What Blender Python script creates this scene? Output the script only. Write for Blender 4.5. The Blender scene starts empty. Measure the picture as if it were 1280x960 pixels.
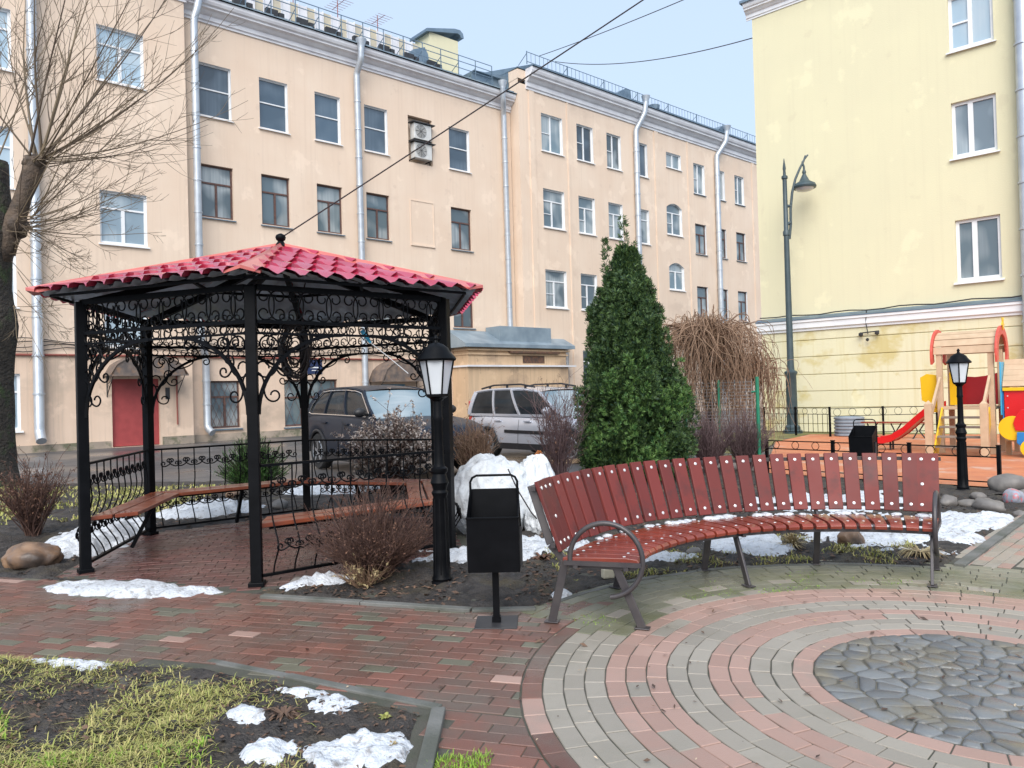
import bpy, math, random
from math import sin, cos, pi, radians, sqrt, atan2, hypot
from mathutils import Vector, Matrix, noise
from mathutils.geometry import intersect_point_line
RND = random.Random(7)
S = bpy.context.scene
COL = S.collection
# ------------------------------------------------------------------ camera numbers
FPX, EYE, PITCH, ROLL = 960.0, 1.6, radians(0.7), radians(-1.6)

def _ray(px, py):
    x = (px - 640) / FPX; y = (480 - py) / FPX; z = -1
    c, s = cos(ROLL), sin(ROLL); x, y = c * x - s * y, s * x + c * y
    a = pi / 2 + PITCH; c, s = cos(a), sin(a)
    return x, c * y - s * z, s * y + c * z

def gp(px, py, z=0.0):
    """ground point surveyed from the photograph"""
    r = _ray(px, py); t = (z - EYE) / r[2]
    return r[0] * t, r[1] * t

def at(px, py, Y):
    r = _ray(px, py); t = Y / r[1]
    return Vector((r[0] * t, Y, EYE + r[2] * t))

# ------------------------------------------------------------------ mesh builder
def frame_from(d):
    d = d.normalized()
    up = Vector((0, 0, 1)) if abs(d.z) < 0.95 else Vector((1, 0, 0))
    s = d.cross(up).normalized(); u = s.cross(d).normalized()
    return s, u

class MB:
    def __init__(self): self.v = []; self.f = []; self.m = []
    def add(self, vs, fs, mi=0):
        o = len(self.v); self.v.extend([tuple(p) for p in vs])
        for f in fs: self.f.append(tuple(i + o for i in f)); self.m.append(mi)
        return self
    def box(self, c, s, rz=0.0, mi=0, M=None):
        x, y, z = s[0] / 2, s[1] / 2, s[2] / 2
        vs = [Vector((a * x, b * y, d * z)) for d in (-1, 1) for b in (-1, 1) for a in (-1, 1)]
        R = Matrix.Rotation(rz, 3, 'Z') if M is None else M
        vs = [R @ p + Vector(c) for p in vs]
        return self.add(vs, [(0, 2, 3, 1), (4, 5, 7, 6), (0, 1, 5, 4), (1, 3, 7, 5), (3, 2, 6, 7), (2, 0, 4, 6)], mi)
    def bb(self, x0, x1, y0, y1, z0, z1, mi=0):
        return self.box(((x0 + x1) / 2, (y0 + y1) / 2, (z0 + z1) / 2), (abs(x1 - x0), abs(y1 - y0), abs(z1 - z0)), 0, mi)
    def beam(self, p0, p1, w, h, mi=0, up=None):
        p0 = Vector(p0); p1 = Vector(p1); d = (p1 - p0).normalized()
        if up is None: s, u = frame_from(d)
        else:
            s = d.cross(Vector(up)).normalized(); u = s.cross(d)
        vs = []
        for p in (p0, p1):
            for a, b in ((-1, -1), (1, -1), (1, 1), (-1, 1)): vs.append(p + s * a * w / 2 + u * b * h / 2)
        return self.add(vs, [(0, 1, 2, 3), (7, 6, 5, 4), (0, 4, 5, 1), (1, 5, 6, 2), (2, 6, 7, 3), (3, 7, 4, 0)], mi)
    def tube(self, pts, r, n=6, mi=0, cap=True):
        pts = [Vector(p) for p in pts]; N = len(pts)
        rr = r if isinstance(r, (list, tuple)) else [r] * N
        d0 = (pts[1] - pts[0]).normalized(); s, u = frame_from(d0)
        vs = []
        for i, p in enumerate(pts):
            d = (pts[min(i + 1, N - 1)] - pts[max(i - 1, 0)])
            if d.length < 1e-9: d = d0
            d.normalize()
            s = (s - d * s.dot(d))
            if s.length < 1e-6: s, _ = frame_from(d)
            s.normalize(); u = s.cross(d)
            for k in range(n):
                a = 2 * pi * k / n; vs.append(p + (s * cos(a) + u * sin(a)) * rr[i])
        fs = [(i * n + k, i * n + (k + 1) % n, (i + 1) * n + (k + 1) % n, (i + 1) * n + k) for i in range(N - 1) for k in range(n)]
        if cap: fs += [tuple(range(n - 1, -1, -1)), tuple((N - 1) * n + k for k in range(n))]
        return self.add(vs, fs, mi)
    def lathe(self, prof, c=(0, 0, 0), n=16, mi=0, M=None, a0=0.0):
        vs = []; c = Vector(c)
        for r, z in prof:
            for k in range(n):
                a = a0 + 2 * pi * k / n; p = Vector((r * cos(a), r * sin(a), z))
                vs.append((M @ p if M else p) + c)
        N = len(prof)
        fs = [(i * n + k, i * n + (k + 1) % n, (i + 1) * n + (k + 1) % n, (i + 1) * n + k) for i in range(N - 1) for k in range(n)]
        fs += [tuple(range(n - 1, -1, -1)), tuple((N - 1) * n + k for k in range(n))]
        return self.add(vs, fs, mi)
    def prism(self, poly, d0, d1, axis='y', mi=0, M=None):
        """poly in the two other axes, extruded along axis"""
        def P(a, b, d):
            p = Vector((a, d, b)) if axis == 'y' else Vector((d, a, b)) if axis == 'x' else Vector((a, b, d))
            return M @ p if M else p
        n = len(poly)
        vs = [P(a, b, d0) for a, b in poly] + [P(a, b, d1) for a, b in poly]
        fs = [tuple(range(n)), tuple(range(2 * n - 1, n - 1, -1))] + [(i, n + i, n + (i + 1) % n, (i + 1) % n) for i in range(n)]
        return self.add(vs, fs, mi)
    def ico(self, c, r, sub=2, sc=(1, 1, 1), amp=0.0, fr=1.0, seed=0.0, mi=0, floor=None):
        import bmesh
        bm = bmesh.new(); bmesh.ops.create_icosphere(bm, subdivisions=sub, radius=1.0)
        vs = []
        for v in bm.verts:
            p = v.co.copy(); k = 1 + amp * noise.fractal(p * fr + Vector((seed, seed * 1.7, seed * .3)), 1.0, 2.0, 4)
            q = Vector((p.x * sc[0], p.y * sc[1], p.z * sc[2])) * r * k + Vector(c)
            if floor is not None and q.z < floor: q.z = floor
            vs.append(q)
        fs = [tuple(w.index for w in f.verts) for f in bm.faces]; bm.free()
        return self.add(vs, fs, mi)
    def build(self, name, mats, parent=None, smooth=None, bevel=0.0, loc=None, rz=None, recalc=False):
        me = bpy.data.meshes.new(name); me.from_pydata(self.v, [], self.f); 
        if not isinstance(mats, (list, tuple)): mats = [mats]
        for m in mats: me.materials.append(m)
        if len(mats) > 1: me.polygons.foreach_set('material_index', self.m)
        if recalc:
            import bmesh
            bm = bmesh.new(); bm.from_mesh(me); bmesh.ops.recalc_face_normals(bm, faces=bm.faces); bm.to_mesh(me); bm.free()
        if smooth is not None:
            me.shade_smooth()
            if smooth < 180: me.set_sharp_from_angle(angle=radians(smooth))
        me.update()
        o = bpy.data.objects.new(name, me); COL.objects.link(o)
        if parent: o.parent = parent
        if loc is not None: o.location = loc
        if rz is not None: o.rotation_euler = (0, 0, rz)
        if bevel:
            b = o.modifiers.new('Bevel', 'BEVEL'); b.width = bevel; b.segments = 2; b.limit_method = 'ANGLE'; b.angle_limit = radians(40)
        return o

def tag(o, label=None, cat=None, group=None, kind=None):
    if label: o['label'] = label
    if cat: o['category'] = cat
    if group: o['group'] = group
    if kind: o['kind'] = kind
    return o

def empty(name, loc=(0, 0, 0), rz=0.0, label=None, cat=None, group=None):
    o = bpy.data.objects.new(name, None); COL.objects.link(o)
    o.location = loc; o.rotation_euler = (0, 0, rz); o.empty_display_size = 0.2
    return tag(o, label, cat, group)

def copy_tree(o, parent=None):
    c = o.copy(); COL.objects.link(c)
    if parent: c.parent = parent
    for ch in list(o.children): copy_tree(ch, c)
    return c

# ------------------------------------------------------------------ 2-D helpers
def clip(poly, nx, ny, d):
    out = []; n = len(poly)
    for i in range(n):
        a = poly[i]; b = poly[(i + 1) % n]
        da = a[0] * nx + a[1] * ny - d; db = b[0] * nx + b[1] * ny - d
        if da <= 0: out.append(a)
        if (da < 0 < db) or (db < 0 < da):
            t = da / (da - db); out.append((a[0] + (b[0] - a[0]) * t, a[1] + (b[1] - a[1]) * t))
    return out

def inset(poly, e):
    n = len(poly)
    if n < 3: return []
    ar = sum(poly[i][0] * poly[(i + 1) % n][1] - poly[(i + 1) % n][0] * poly[i][1] for i in range(n))
    if ar < 0: poly = poly[::-1]
    res = list(poly)
    for i in range(n):
        a = poly[i]; b = poly[(i + 1) % n]; dx, dy = b[0] - a[0], b[1] - a[1]; L = hypot(dx, dy)
        if L < 1e-6: continue
        nx, ny = dy / L, -dx / L
        res = clip(res, nx, ny, a[0] * nx + a[1] * ny - e)
        if len(res) < 3: return []
    return res

def sdist(poly, x, y):
    """signed distance, positive inside"""
    ins = False; best = 1e9; n = len(poly)
    for i in range(n):
        ax, ay = poly[i]; bx, by = poly[(i + 1) % n]
        if (ay > y) != (by > y) and x < (bx - ax) * (y - ay) / (by - ay) + ax: ins = not ins
        dx, dy = bx - ax, by - ay; t = ((x - ax) * dx + (y - ay) * dy) / (dx * dx + dy * dy + 1e-12)
        t = min(1, max(0, t)); d = (x - ax - t * dx) ** 2 + (y - ay - t * dy) ** 2
        if d < best: best = d
    return sqrt(best) if ins else -sqrt(best)

def sst(a, b, x):
    t = min(1, max(0, (x - a) / (b - a))); return t * t * (3 - 2 * t)

def fbm(x, y, z=0.0, o=4): return noise.fractal(Vector((x, y, z)), 1.0, 2.0, o)

def scroll(kind, size, rot, cx, cy, turns=1.15, n=44, p=1.5, flip=False):
    """wrought-iron C or S scroll in a plane, scaled to its length"""
    pts = [(0, 0)]; th = 0; x = y = 0
    tot = turns * 2 * pi; norm = (p + 1)
    for i in range(n):
        s = (i + .5) / n; q = 2 * s - 1
        k = tot * norm * abs(q) ** p / n
        if kind == 'S' and q > 0: k = -k
        th += k * 1.0; x += cos(th) / n; y += sin(th) / n; pts.append((x, y))
    mx = sum(a for a, b in pts) / len(pts); my = sum(b for a, b in pts) / len(pts)
    # principal direction from mid tangent
    h = n // 2; ang = atan2(pts[h + 1][1] - pts[h - 1][1], pts[h + 1][0] - pts[h - 1][0])
    c, s_ = cos(-ang), sin(-ang)
    q = [((a - mx) * c - (b - my) * s_, (a - mx) * s_ + (b - my) * c) for a, b in pts]
    L = max(a for a, b in q) - min(a for a, b in q)
    if flip: q = [(a, -b) for a, b in q]
    c, s_ = cos(rot), sin(rot)
    return [(cx + (a * c - b * s_) * size / L, cy + (a * s_ + b * c) * size / L) for a, b in q]

# ------------------------------------------------------------------ materials
def M(name, c1, c2=None, scale=4.0, rough=0.6, rough2=None, bump=0.0, bscale=40.0, metal=0.0, coat=0.0, island=False,
      detail=6.0, pos=(0.35, 0.65), c3=None, s3=1.0, p3=(0.55, 0.7), spec=0.5, transl=0.0, sub=None, dist=0.01):
    m = bpy.data.materials.new(name); m.use_nodes = True
    nt = m.node_tree; N = nt.nodes; L = nt.links; b = N['Principled BSDF']
    b.inputs['Roughness'].default_value = rough; b.inputs['Metallic'].default_value = metal
    b.inputs['Coat Weight'].default_value = coat; b.inputs['Coat Roughness'].default_value = 0.08
    b.inputs['Specular IOR Level'].default_value = spec
    b.inputs['Base Color'].default_value = (*c1, 1)
    tc = N.new('ShaderNodeTexCoord')
    src = None
    if c2 is not None:
        mix = N.new('ShaderNodeMixRGB'); mix.inputs[1].default_value = (*c1, 1); mix.inputs[2].default_value = (*c2, 1)
        if island:
            g = N.new('ShaderNodeNewGeometry'); L.new(g.outputs['Random Per Island'], mix.inputs[0])
        else:
            n = N.new('ShaderNodeTexNoise'); n.inputs['Scale'].default_value = scale; n.inputs['Detail'].default_value = detail
            L.new(tc.outputs['Object'], n.inputs['Vector'])
            r = N.new('ShaderNodeMapRange'); r.inputs[1].default_value = pos[0]; r.inputs[2].default_value = pos[1]
            L.new(n.outputs['Fac'], r.inputs[0]); L.new(r.outputs[0], mix.inputs[0])
        src = mix.outputs[0]
    if c3 is not None:
        mix = N.new('ShaderNodeMixRGB'); mix.inputs[2].default_value = (*c3, 1)
        if src: L.new(src, mix.inputs[1])
        else: mix.inputs[1].default_value = (*c1, 1)
        n = N.new('ShaderNodeTexNoise'); n.inputs['Scale'].default_value = s3; n.inputs['Detail'].default_value = 8; n.inputs['Roughness'].default_value = .65
        L.new(tc.outputs['Object'], n.inputs['Vector'])
        r = N.new('ShaderNodeMapRange'); r.inputs[1].default_value = p3[0]; r.inputs[2].default_value = p3[1]
        L.new(n.outputs['Fac'], r.inputs[0]); L.new(r.outputs[0], mix.inputs[0]); src = mix.outputs[0]
    if src: L.new(src, b.inputs['Base Color'])
    if rough2 is not None:
        n = N.new('ShaderNodeTexNoise'); n.inputs['Scale'].default_value = scale * .6; n.inputs['Detail'].default_value = 5
        L.new(tc.outputs['Object'], n.inputs['Vector'])
        r = N.new('ShaderNodeMapRange'); r.inputs[1].default_value = .38; r.inputs[2].default_value = .62
        r.inputs[3].default_value = rough; r.inputs[4].default_value = rough2
        L.new(n.outputs['Fac'], r.inputs[0]); L.new(r.outputs[0], b.inputs['Roughness'])
    if bump:
        n = N.new('ShaderNodeTexNoise'); n.inputs['Scale'].default_value = bscale; n.inputs['Detail'].default_value = 5
        L.new(tc.outputs['Object'], n.inputs['Vector'])
        bp = N.new('ShaderNodeBump'); bp.inputs['Strength'].default_value = bump; bp.inputs['Distance'].default_value = dist
        L.new(n.outputs['Fac'], bp.inputs['Height']); L.new(bp.outputs[0], b.inputs['Normal'])
    if transl: b.inputs['Transmission Weight'].default_value = transl
    return m

def glass_mat(name, base, curtain, cs=.5, stripe=9.0):
    """window pane: dark room, some with pale curtain folds seen behind a glossy sheet"""
    m = bpy.data.materials.new(name); m.use_nodes = True
    nt = m.node_tree; N = nt.nodes; L = nt.links; b = N['Principled BSDF']
    b.inputs['Roughness'].default_value = .5; b.inputs['Coat Weight'].default_value = 1; b.inputs['Coat Roughness'].default_value = .02
    b.inputs['Coat IOR'].default_value = 1.6
    tc = N.new('ShaderNodeTexCoord'); mp = N.new('ShaderNodeMapping'); mp.inputs['Scale'].default_value = (stripe, 1, .25)
    L.new(tc.outputs['Object'], mp.inputs['Vector'])
    n = N.new('ShaderNodeTexNoise'); n.inputs['Scale'].default_value = 1.0; n.inputs['Detail'].default_value = 3
    L.new(mp.outputs[0], n.inputs['Vector'])
    n2 = N.new('ShaderNodeTexNoise'); n2.inputs['Scale'].default_value = .8; n2.inputs['Detail'].default_value = 1
    L.new(tc.outputs['Object'], n2.inputs['Vector'])
    r = N.new('ShaderNodeMapRange'); r.inputs[1].default_value = .45; r.inputs[2].default_value = .6; r.inputs[4].default_value = cs
    L.new(n2.outputs['Fac'], r.inputs[0])
    mul = N.new('ShaderNodeMath'); mul.operation = 'MULTIPLY'; L.new(r.outputs[0], mul.inputs[0])
    r2 = N.new('ShaderNodeMapRange'); r2.inputs[1].default_value = .3; r2.inputs[2].default_value = .7; r2.inputs[3].default_value = .45
    L.new(n.outputs['Fac'], r2.inputs[0]); L.new(r2.outputs[0], mul.inputs[1])
    oi = N.new('ShaderNodeObjectInfo'); bm_ = N.new('ShaderNodeMixRGB'); bm_.inputs[1].default_value = (*[q * .45 for q in base], 1); bm_.inputs[2].default_value = (*[min(1, q * 1.9) for q in base], 1)
    L.new(oi.outputs['Random'], bm_.inputs[0])
    mix = N.new('ShaderNodeMixRGB'); L.new(bm_.outputs[0], mix.inputs[1]); mix.inputs[2].default_value = (*curtain, 1)
    L.new(mul.outputs[0], mix.inputs[0]); L.new(mix.outputs[0], b.inputs['Base Color'])
    bp = N.new('ShaderNodeBump'); bp.inputs['Strength'].default_value = .03; bp.inputs['Distance'].default_value = .05
    n3 = N.new('ShaderNodeTexNoise'); n3.inputs['Scale'].default_value = 1.7; L.new(tc.outputs['Object'], n3.inputs['Vector'])
    L.new(n3.outputs['Fac'], bp.inputs['Height']); L.new(bp.outputs[0], b.inputs['Coat Normal'])
    return m

def wall_mat(name, c, dark, stain, stain_p=(.6, .72), sk=.55):
    """painted stucco: faint mottling, vertical rain streaks, patches of wear"""
    m = M(name, c, dark, scale=.55, rough=.85, bump=.25, bscale=30, pos=(.3, .75), dist=.02)
    nt = m.node_tree; N = nt.nodes; L = nt.links; b = N['Principled BSDF']
    src = b.inputs['Base Color'].links[0].from_socket; tc = [n for n in N if n.type == 'TEX_COORD'][0]
    def layer(src, scl, colr, lo, hi, k, det=6):
        mp = N.new('ShaderNodeMapping'); mp.inputs['Scale'].default_value = scl; L.new(tc.outputs['Object'], mp.inputs['Vector'])
        n = N.new('ShaderNodeTexNoise'); n.inputs['Scale'].default_value = 1; n.inputs['Detail'].default_value = det; n.inputs['Roughness'].default_value = .6
        L.new(mp.outputs[0], n.inputs['Vector'])
        r = N.new('ShaderNodeMapRange'); r.inputs[1].default_value = lo; r.inputs[2].default_value = hi; r.inputs[4].default_value = k
        L.new(n.outputs['Fac'], r.inputs[0])
        mx = N.new('ShaderNodeMixRGB'); mx.inputs[2].default_value = (*colr, 1); L.new(r.outputs[0], mx.inputs[0]); L.new(src, mx.inputs[1])
        return mx.outputs[0]
    src = layer(src, (2.2, 2.2, .12), dark, .48, .70, sk)
    src = layer(src, (7.0, 7.0, .22), stain, .52, .74, sk * .85, 4)
    src = layer(src, (26.0, 26.0, .5), stain, .62, .8, sk * .6, 3)
    src = layer(src, (.35, .35, .5), stain, stain_p[0], stain_p[1], .75, 8)
    src = layer(src, (1.6, 1.6, 1.3), stain, .63, .67, .45, 9)
    src = layer(src, (.8, .8, .7), tuple(min(1, q * 1.12) for q in c), .58, .63, .5, 9)
    L.new(src, b.inputs['Base Color'])
    return m

K = {}
K['peach'] = wall_mat('peach_stucco', (.73, .595, .475), (.68, .53, .41), (.60, .47, .37))
K['peach_low'] = wall_mat('peach_stucco_worn', (.71, .55, .43), (.60, .45, .34), (.40, .32, .25), (.52, .66))
K['yellow'] = wall_mat('yellow_stucco', (.69, .65, .44), (.655, .615, .425), (.60, .55, .38), sk=.35)
K['yellow_low'] = wall_mat('yellow_stucco_worn', (.69, .66, .45), (.65, .615, .43), (.53, .44, .17), (.52, .58))
K['ochre'] = wall_mat('ochre_worn_wall', (.63, .46, .30), (.52, .37, .235), (.26, .19, .14), (.5, .62))
K['white'] = M('white_paint', (.78, .79, .80), (.70, .72, .74), 3, .45)
K['trim'] = M('pale_grey_cornice', (.70, .71, .74), (.60, .60, .63), 1.5, .75, bump=.15)
K['brownwood'] = M('brown_window_wood', (.13, .065, .05), (.08, .045, .04), 8, .6)
K['greyblue'] = M('zinc_grey_blue', (.20, .27, .33), (.14, .20, .26), 2, .35, rough2=.55, metal=.5)
K['zinc'] = M('galvanised_pipe', (.56, .60, .64), (.46, .50, .55), 3, .38, metal=.55)
K['roofmetal'] = M('old_roof_sheet', (.30, .37, .42), (.20, .26, .31), 1.2, .5, metal=.3)
K['glass_dark'] = glass_mat('window_glass_dark', (.028, .052, .078), (.13, .18, .23), .5)
K['glass_curtain'] = glass_mat('window_glass_curtain', (.07, .105, .125), (.38, .42, .43), .9)
K['glass_pale'] = glass_mat('window_glass_pale', (.22, .30, .36), (.45, .52, .56), .7)
K['iron'] = M('black_iron_paint', (.002, .0024, .0034), (.0045, .005, .0065), 6, .48, spec=.12)
K['ironmat'] = M('dark_iron', (.02, .022, .026), (.035, .035, .038), 5, .5)
K['rooftile'] = M('raspberry_metal_tile', (.44, .022, .066), (.34, .015, .048), 2, .25, rough2=.5, coat=.7, c3=(.26, .02, .035), s3=2.5, p3=(.55, .75))
K['ridge'] = M('red_ridge_sheet', (.58, .15, .125), (.50, .12, .10), 2, .35, coat=.3)
K['soffit'] = M('grey_sheet_underside', (.50, .58, .65), (.38, .45, .52), 3, .4, metal=.3)
K['seatwood'] = M('wet_varnished_board', (.25, .045, .024), (.155, .026, .015), 3, .26, rough2=.42, coat=.35)
K['gazwood'] = M('gazebo_seat_board', (.30, .085, .04), (.20, .05, .025), 3, .25, rough2=.5, coat=.2)
K['bolt'] = M('bright_bolt', (.72, .72, .72), None, rough=.3, metal=.4)
K['benchmetal'] = M('grey_bench_metal', (.055, .05, .055), (.08, .072, .072), 8, .38, metal=.3)
K['soil'] = M('wet_soil', (.022, .019, .018), (.055, .047, .042), 9, .55, rough2=.85, bump=.9, bscale=60, c3=(.075, .06, .035), s3=2.5, p3=(.5, .68), dist=.03)
K['snow'] = M('old_snow', (.66, .69, .73), (.52, .55, .59), 6, .5, bump=.8, bscale=45, c3=(.24, .225, .215), s3=16, p3=(.53, .68), dist=.02)
K['asphalt'] = M('wet_asphalt', (.060, .060, .064), (.10, .098, .098), .5, .22, rough2=.6, bump=.25, bscale=120)
K['mortar'] = M('joint_sand', (.085, .078, .066), (.06, .064, .045), 6, .8, bump=.5, bscale=90)
K['kerb'] = M('concrete_kerb', (.16, .16, .15), (.085, .09, .075), 4, .75, bump=.4, bscale=60)
K['stone'] = M('field_stone', (.20, .185, .17), (.11, .10, .095), 4, .55, bump=.5, bscale=25)
K['boulder'] = M('brown_wet_boulder', (.25, .15, .085), (.09, .06, .045), 3, .4, bump=.6, bscale=18, c3=(.05, .04, .035), s3=2.2, p3=(.5, .64))
K['bark'] = M('dark_mossy_bark', (.022, .019, .016), (.045, .038, .03), 7, .85, bump=1, bscale=18, c3=(.035, .06, .018), s3=3, p3=(.52, .68), dist=.06)
K['barkcut'] = M('brown_stub_bark', (.12, .085, .06), (.06, .045, .035), 7, .8, bump=.8, bscale=22, dist=.04)
K['shoot'] = M('olive_brown_shoots', (.075, .052, .036), (.20, .15, .09), 3, .6, island=True)
K['twig'] = M('brown_twigs', (.055, .027, .023), (.125, .068, .05), 3, .7, island=True)
K['twig_purple'] = M('purple_grey_twigs', (.085, .05, .055), (.15, .10, .10), 3, .7, island=True)
K['twig_tan'] = M('tan_twigs', (.15, .085, .05), (.33, .215, .14), 3, .7, island=True)
K['deadleaf'] = M('dry_brown_leaves', (.10, .05, .035), (.20, .10, .06), 3, .8, island=True)
K['bloom'] = M('dried_blossoms', (.68, .60, .53), (.26, .165, .12), 3, .8, island=True)
K['thuja'] = M('thuja_foliage', (.006, .028, .016), (.085, .145, .040), 3, .55, island=True, spec=.3)
K['pine'] = M('pine_needles', (.03, .10, .025), (.10, .20, .045), 3, .55, island=True, spec=.3)
K['grass'] = M('matted_grass', (.46, .395, .165), (.24, .275, .07), 3, .7, island=True, spec=.25)
K['freshgrass'] = M('fresh_grass', (.26, .38, .05), (.15, .28, .04), 3, .65, island=True, spec=.25)
K['straw'] = M('straw', (.42, .34, .18), (.26, .19, .10), 3, .8, island=True)
K['litter'] = M('leaf_litter', (.055, .035, .027), (.16, .095, .06), 3, .8, island=True)
K['pale'] = M('pale_litter', (.55, .45, .33), (.35, .25, .15), 3, .8, island=True)
K['wrap'] = M('white_cover_cloth', (.66, .69, .71), (.55, .58, .61), 4, .6, bump=.8, bscale=9, dist=.06)
K['frost'] = M('frosted_lamp_glass', (.60, .63, .66), (.52, .55, .58), 4, .35, coat=.3)
K['doorred'] = M('faded_red_door', (.36, .06, .06), (.30, .05, .05), 4, .5, bump=.1)
K['plinth'] = M('grimy_plinth', (.42, .34, .27), (.28, .235, .19), 1.5, .85, bump=.5, bscale=20, c3=(.14, .14, .09), s3=2.0, p3=(.48, .62))
K['doorblue'] = M('blue_door', (.12, .30, .45), (.10, .25, .38), 4, .5)
K['canopy'] = M('rusty_canopy_sheet', (.20, .15, .12), (.10, .085, .08), 4, .55, c3=(.28, .16, .09), s3=3)
K['rust'] = M('rust_red_pipe', (.30, .08, .06), (.22, .07, .05), 6, .6)
K['navy'] = M('navy_plate', (.015, .03, .09), None, rough=.35)
K['lampgrey'] = M('grey_green_lamp_paint', (.035, .06, .072), (.05, .078, .088), 4, .45)
K['rubber'] = M('orange_rubber_floor', (.58, .21, .095), (.48, .165, .08), 2, .5, rough2=.8, bump=.2, bscale=140, c3=(.55, .36, .27), s3=.9, p3=(.56, .66))
K['plred'] = M('red_plastic', (.60, .012, .014), None, rough=.28, coat=.3)
K['plmaroon'] = M('dark_red_panel', (.44, .012, .02), (.38, .01, .016), 3, .4)
K['plyellow'] = M('yellow_panel', (.80, .50, .01), (.74, .45, .01), 3, .35)
K['plblue'] = M('blue_panel', (.02, .20, .52), (.02, .17, .45), 3, .35)
K['plstep'] = M('weathered_step_board', (.26, .21, .17), (.17, .135, .11), 6, .7, bump=.4, bscale=30)
K['plsky'] = M('sky_blue_panel', (.05, .36, .58), None, rough=.4)
K['plarch'] = M('coral_red_arch', (.62, .09, .06), (.55, .08, .06), 4, .5)
K['plwood'] = M('pale_timber', (.56, .41, .27), (.48, .345, .22), 5, .6)
K['tyre'] = M('tyre_rubber', (.012, .012, .013), (.02, .02, .02), 9, .8)
K['rim'] = M('alloy_rim', (.42, .43, .45), None, rough=.3, metal=.8)
K['carglass'] = M('car_glass', (.010, .014, .018), (.03, .035, .04), 2, .08, spec=.22)
K['suv'] = M('dark_grey_car_paint', (.010, .015, .026), (.012, .018, .030), 3, .35, coat=0, spec=.22)
K['silver'] = M('silver_car_paint', (.52, .54, .60), (.50, .52, .58), 3, .3, metal=.45, coat=1)
K['blackplastic'] = M('black_plastic', (.012, .012, .014), (.018, .018, .02), 9, .5)
K['chrome'] = M('chrome', (.8, .8, .82), None, rough=.12, metal=1)
K['lightred'] = M('tail_light_red', (.45, .01, .01), None, rough=.15, coat=1)
K['lightclear'] = M('headlight_glass', (.55, .58, .6), (.2, .22, .24), 8, .1, coat=1)
K['green'] = M('green_post_paint', (.012, .20, .11), (.012, .16, .09), 5, .45)
K['wire'] = M('grey_mesh_wire', (.34, .36, .38), None, rough=.5, metal=.4)
K['tank'] = M('grey_blue_ribbed', (.26, .31, .36), (.20, .24, .28), 4, .5)
K['acwhite'] = M('ac_casing', (.60, .61, .60), (.48, .48, .46), 3, .5)
K['cable'] = M('black_cable', (.025, .018, .018), None, rough=.6)
K['yard'] = K['asphalt']
# ================================================================== BUILDINGS
STY = {  # mullions in unit coordinates (x0,z0,x1,z1), half width factor
    'T1': [(0, .53, 1, .53, 1)],
    'T2': [(0, .66, 1, .66, 1.2), (.5, 0, .5, .66, 1.3)],
    'T3': [(0, .68, 1, .68, 1), (.5, 0, .5, .68, 1.6)],
    'T4': [(.48, 0, .48, 1, 1.3), (0, .5, .48, .5, .6)],
    'T5': [(.5, 0, .5, 1, 1.4)],
    'T6': [(0, .70, 1, .70, 1), (.45, 0, .45, .70, 1.3), (0, .36, .45, .36, .6)],
    'T7': [(.42, 0, .42, 1, 1.5)],
    'T8': [(0, .62, 1, .62, 1.4), (.33, 0, .33, .62, 1.2), (.66, 0, .66, .62, 1.2)],
}

def rects_with_holes(mb, u0, u1, z0, z1, y, holes, depth, mi=0, rmi=None):
    us = sorted({u0, u1, *[h[0] for h in holes], *[h[1] for h in holes]}); us = [u for u in us if u0 <= u <= u1]
    # columns merged: for each u-strip cut by the holes of that strip only
    for a, b in zip(us[:-1], us[1:]):
        if b - a < 1e-4: continue
        hs = sorted([(h[2], h[3]) for h in holes if h[0] <= a + 1e-5 and h[1] >= b - 1e-5])
        z = z0
        for lo, hi in hs + [(z1, z1)]:
            if lo > z + 1e-4:
                mb.add([(a, y, z), (b, y, z), (b, y, lo), (a, y, lo)], [(0, 1, 2, 3)], mi)
            z = max(z, hi)
    for h in holes:
        a, b, lo, hi = h[:4]; m = mi if len(h) < 6 or h[5] is None else h[5]
        arch = len(h) > 4 and h[4]
        yb = y + depth
        side_top = hi - (arch or 0)
        mb.add([(a, y, lo), (a, yb, lo), (a, yb, side_top), (a, y, side_top)], [(0, 1, 2, 3)], m)
        mb.add([(b, y, lo), (b, y, side_top), (b, yb, side_top), (b, yb, lo)], [(0, 1, 2, 3)], m)
        mb.add([(a, y, lo), (b, y, lo), (b, yb, lo), (a, yb, lo)], [(0, 1, 2, 3)], m)
        if not arch:
            mb.add([(a, y, hi), (a, yb, hi), (b, yb, hi), (b, y, hi)], [(0, 1, 2, 3)], m)
        else:
            n = 8; P = []
            for i in range(n + 1):
                q = i / n; P.append((a + (b - a) * q, side_top + arch * (1 - (2 * q - 1) ** 2)))
            for (p, q) in zip(P[:-1], P[1:]):
                mb.add([(p[0], y, p[1]), (q[0], y, q[1]), (q[0], y, hi), (p[0], y, hi)], [(0, 1, 2, 3)], mi)
                mb.add([(p[0], y, p[1]), (p[0], yb, p[1]), (q[0], yb, q[1]), (q[0], y, q[1])], [(0, 1, 2, 3)], m)

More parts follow.
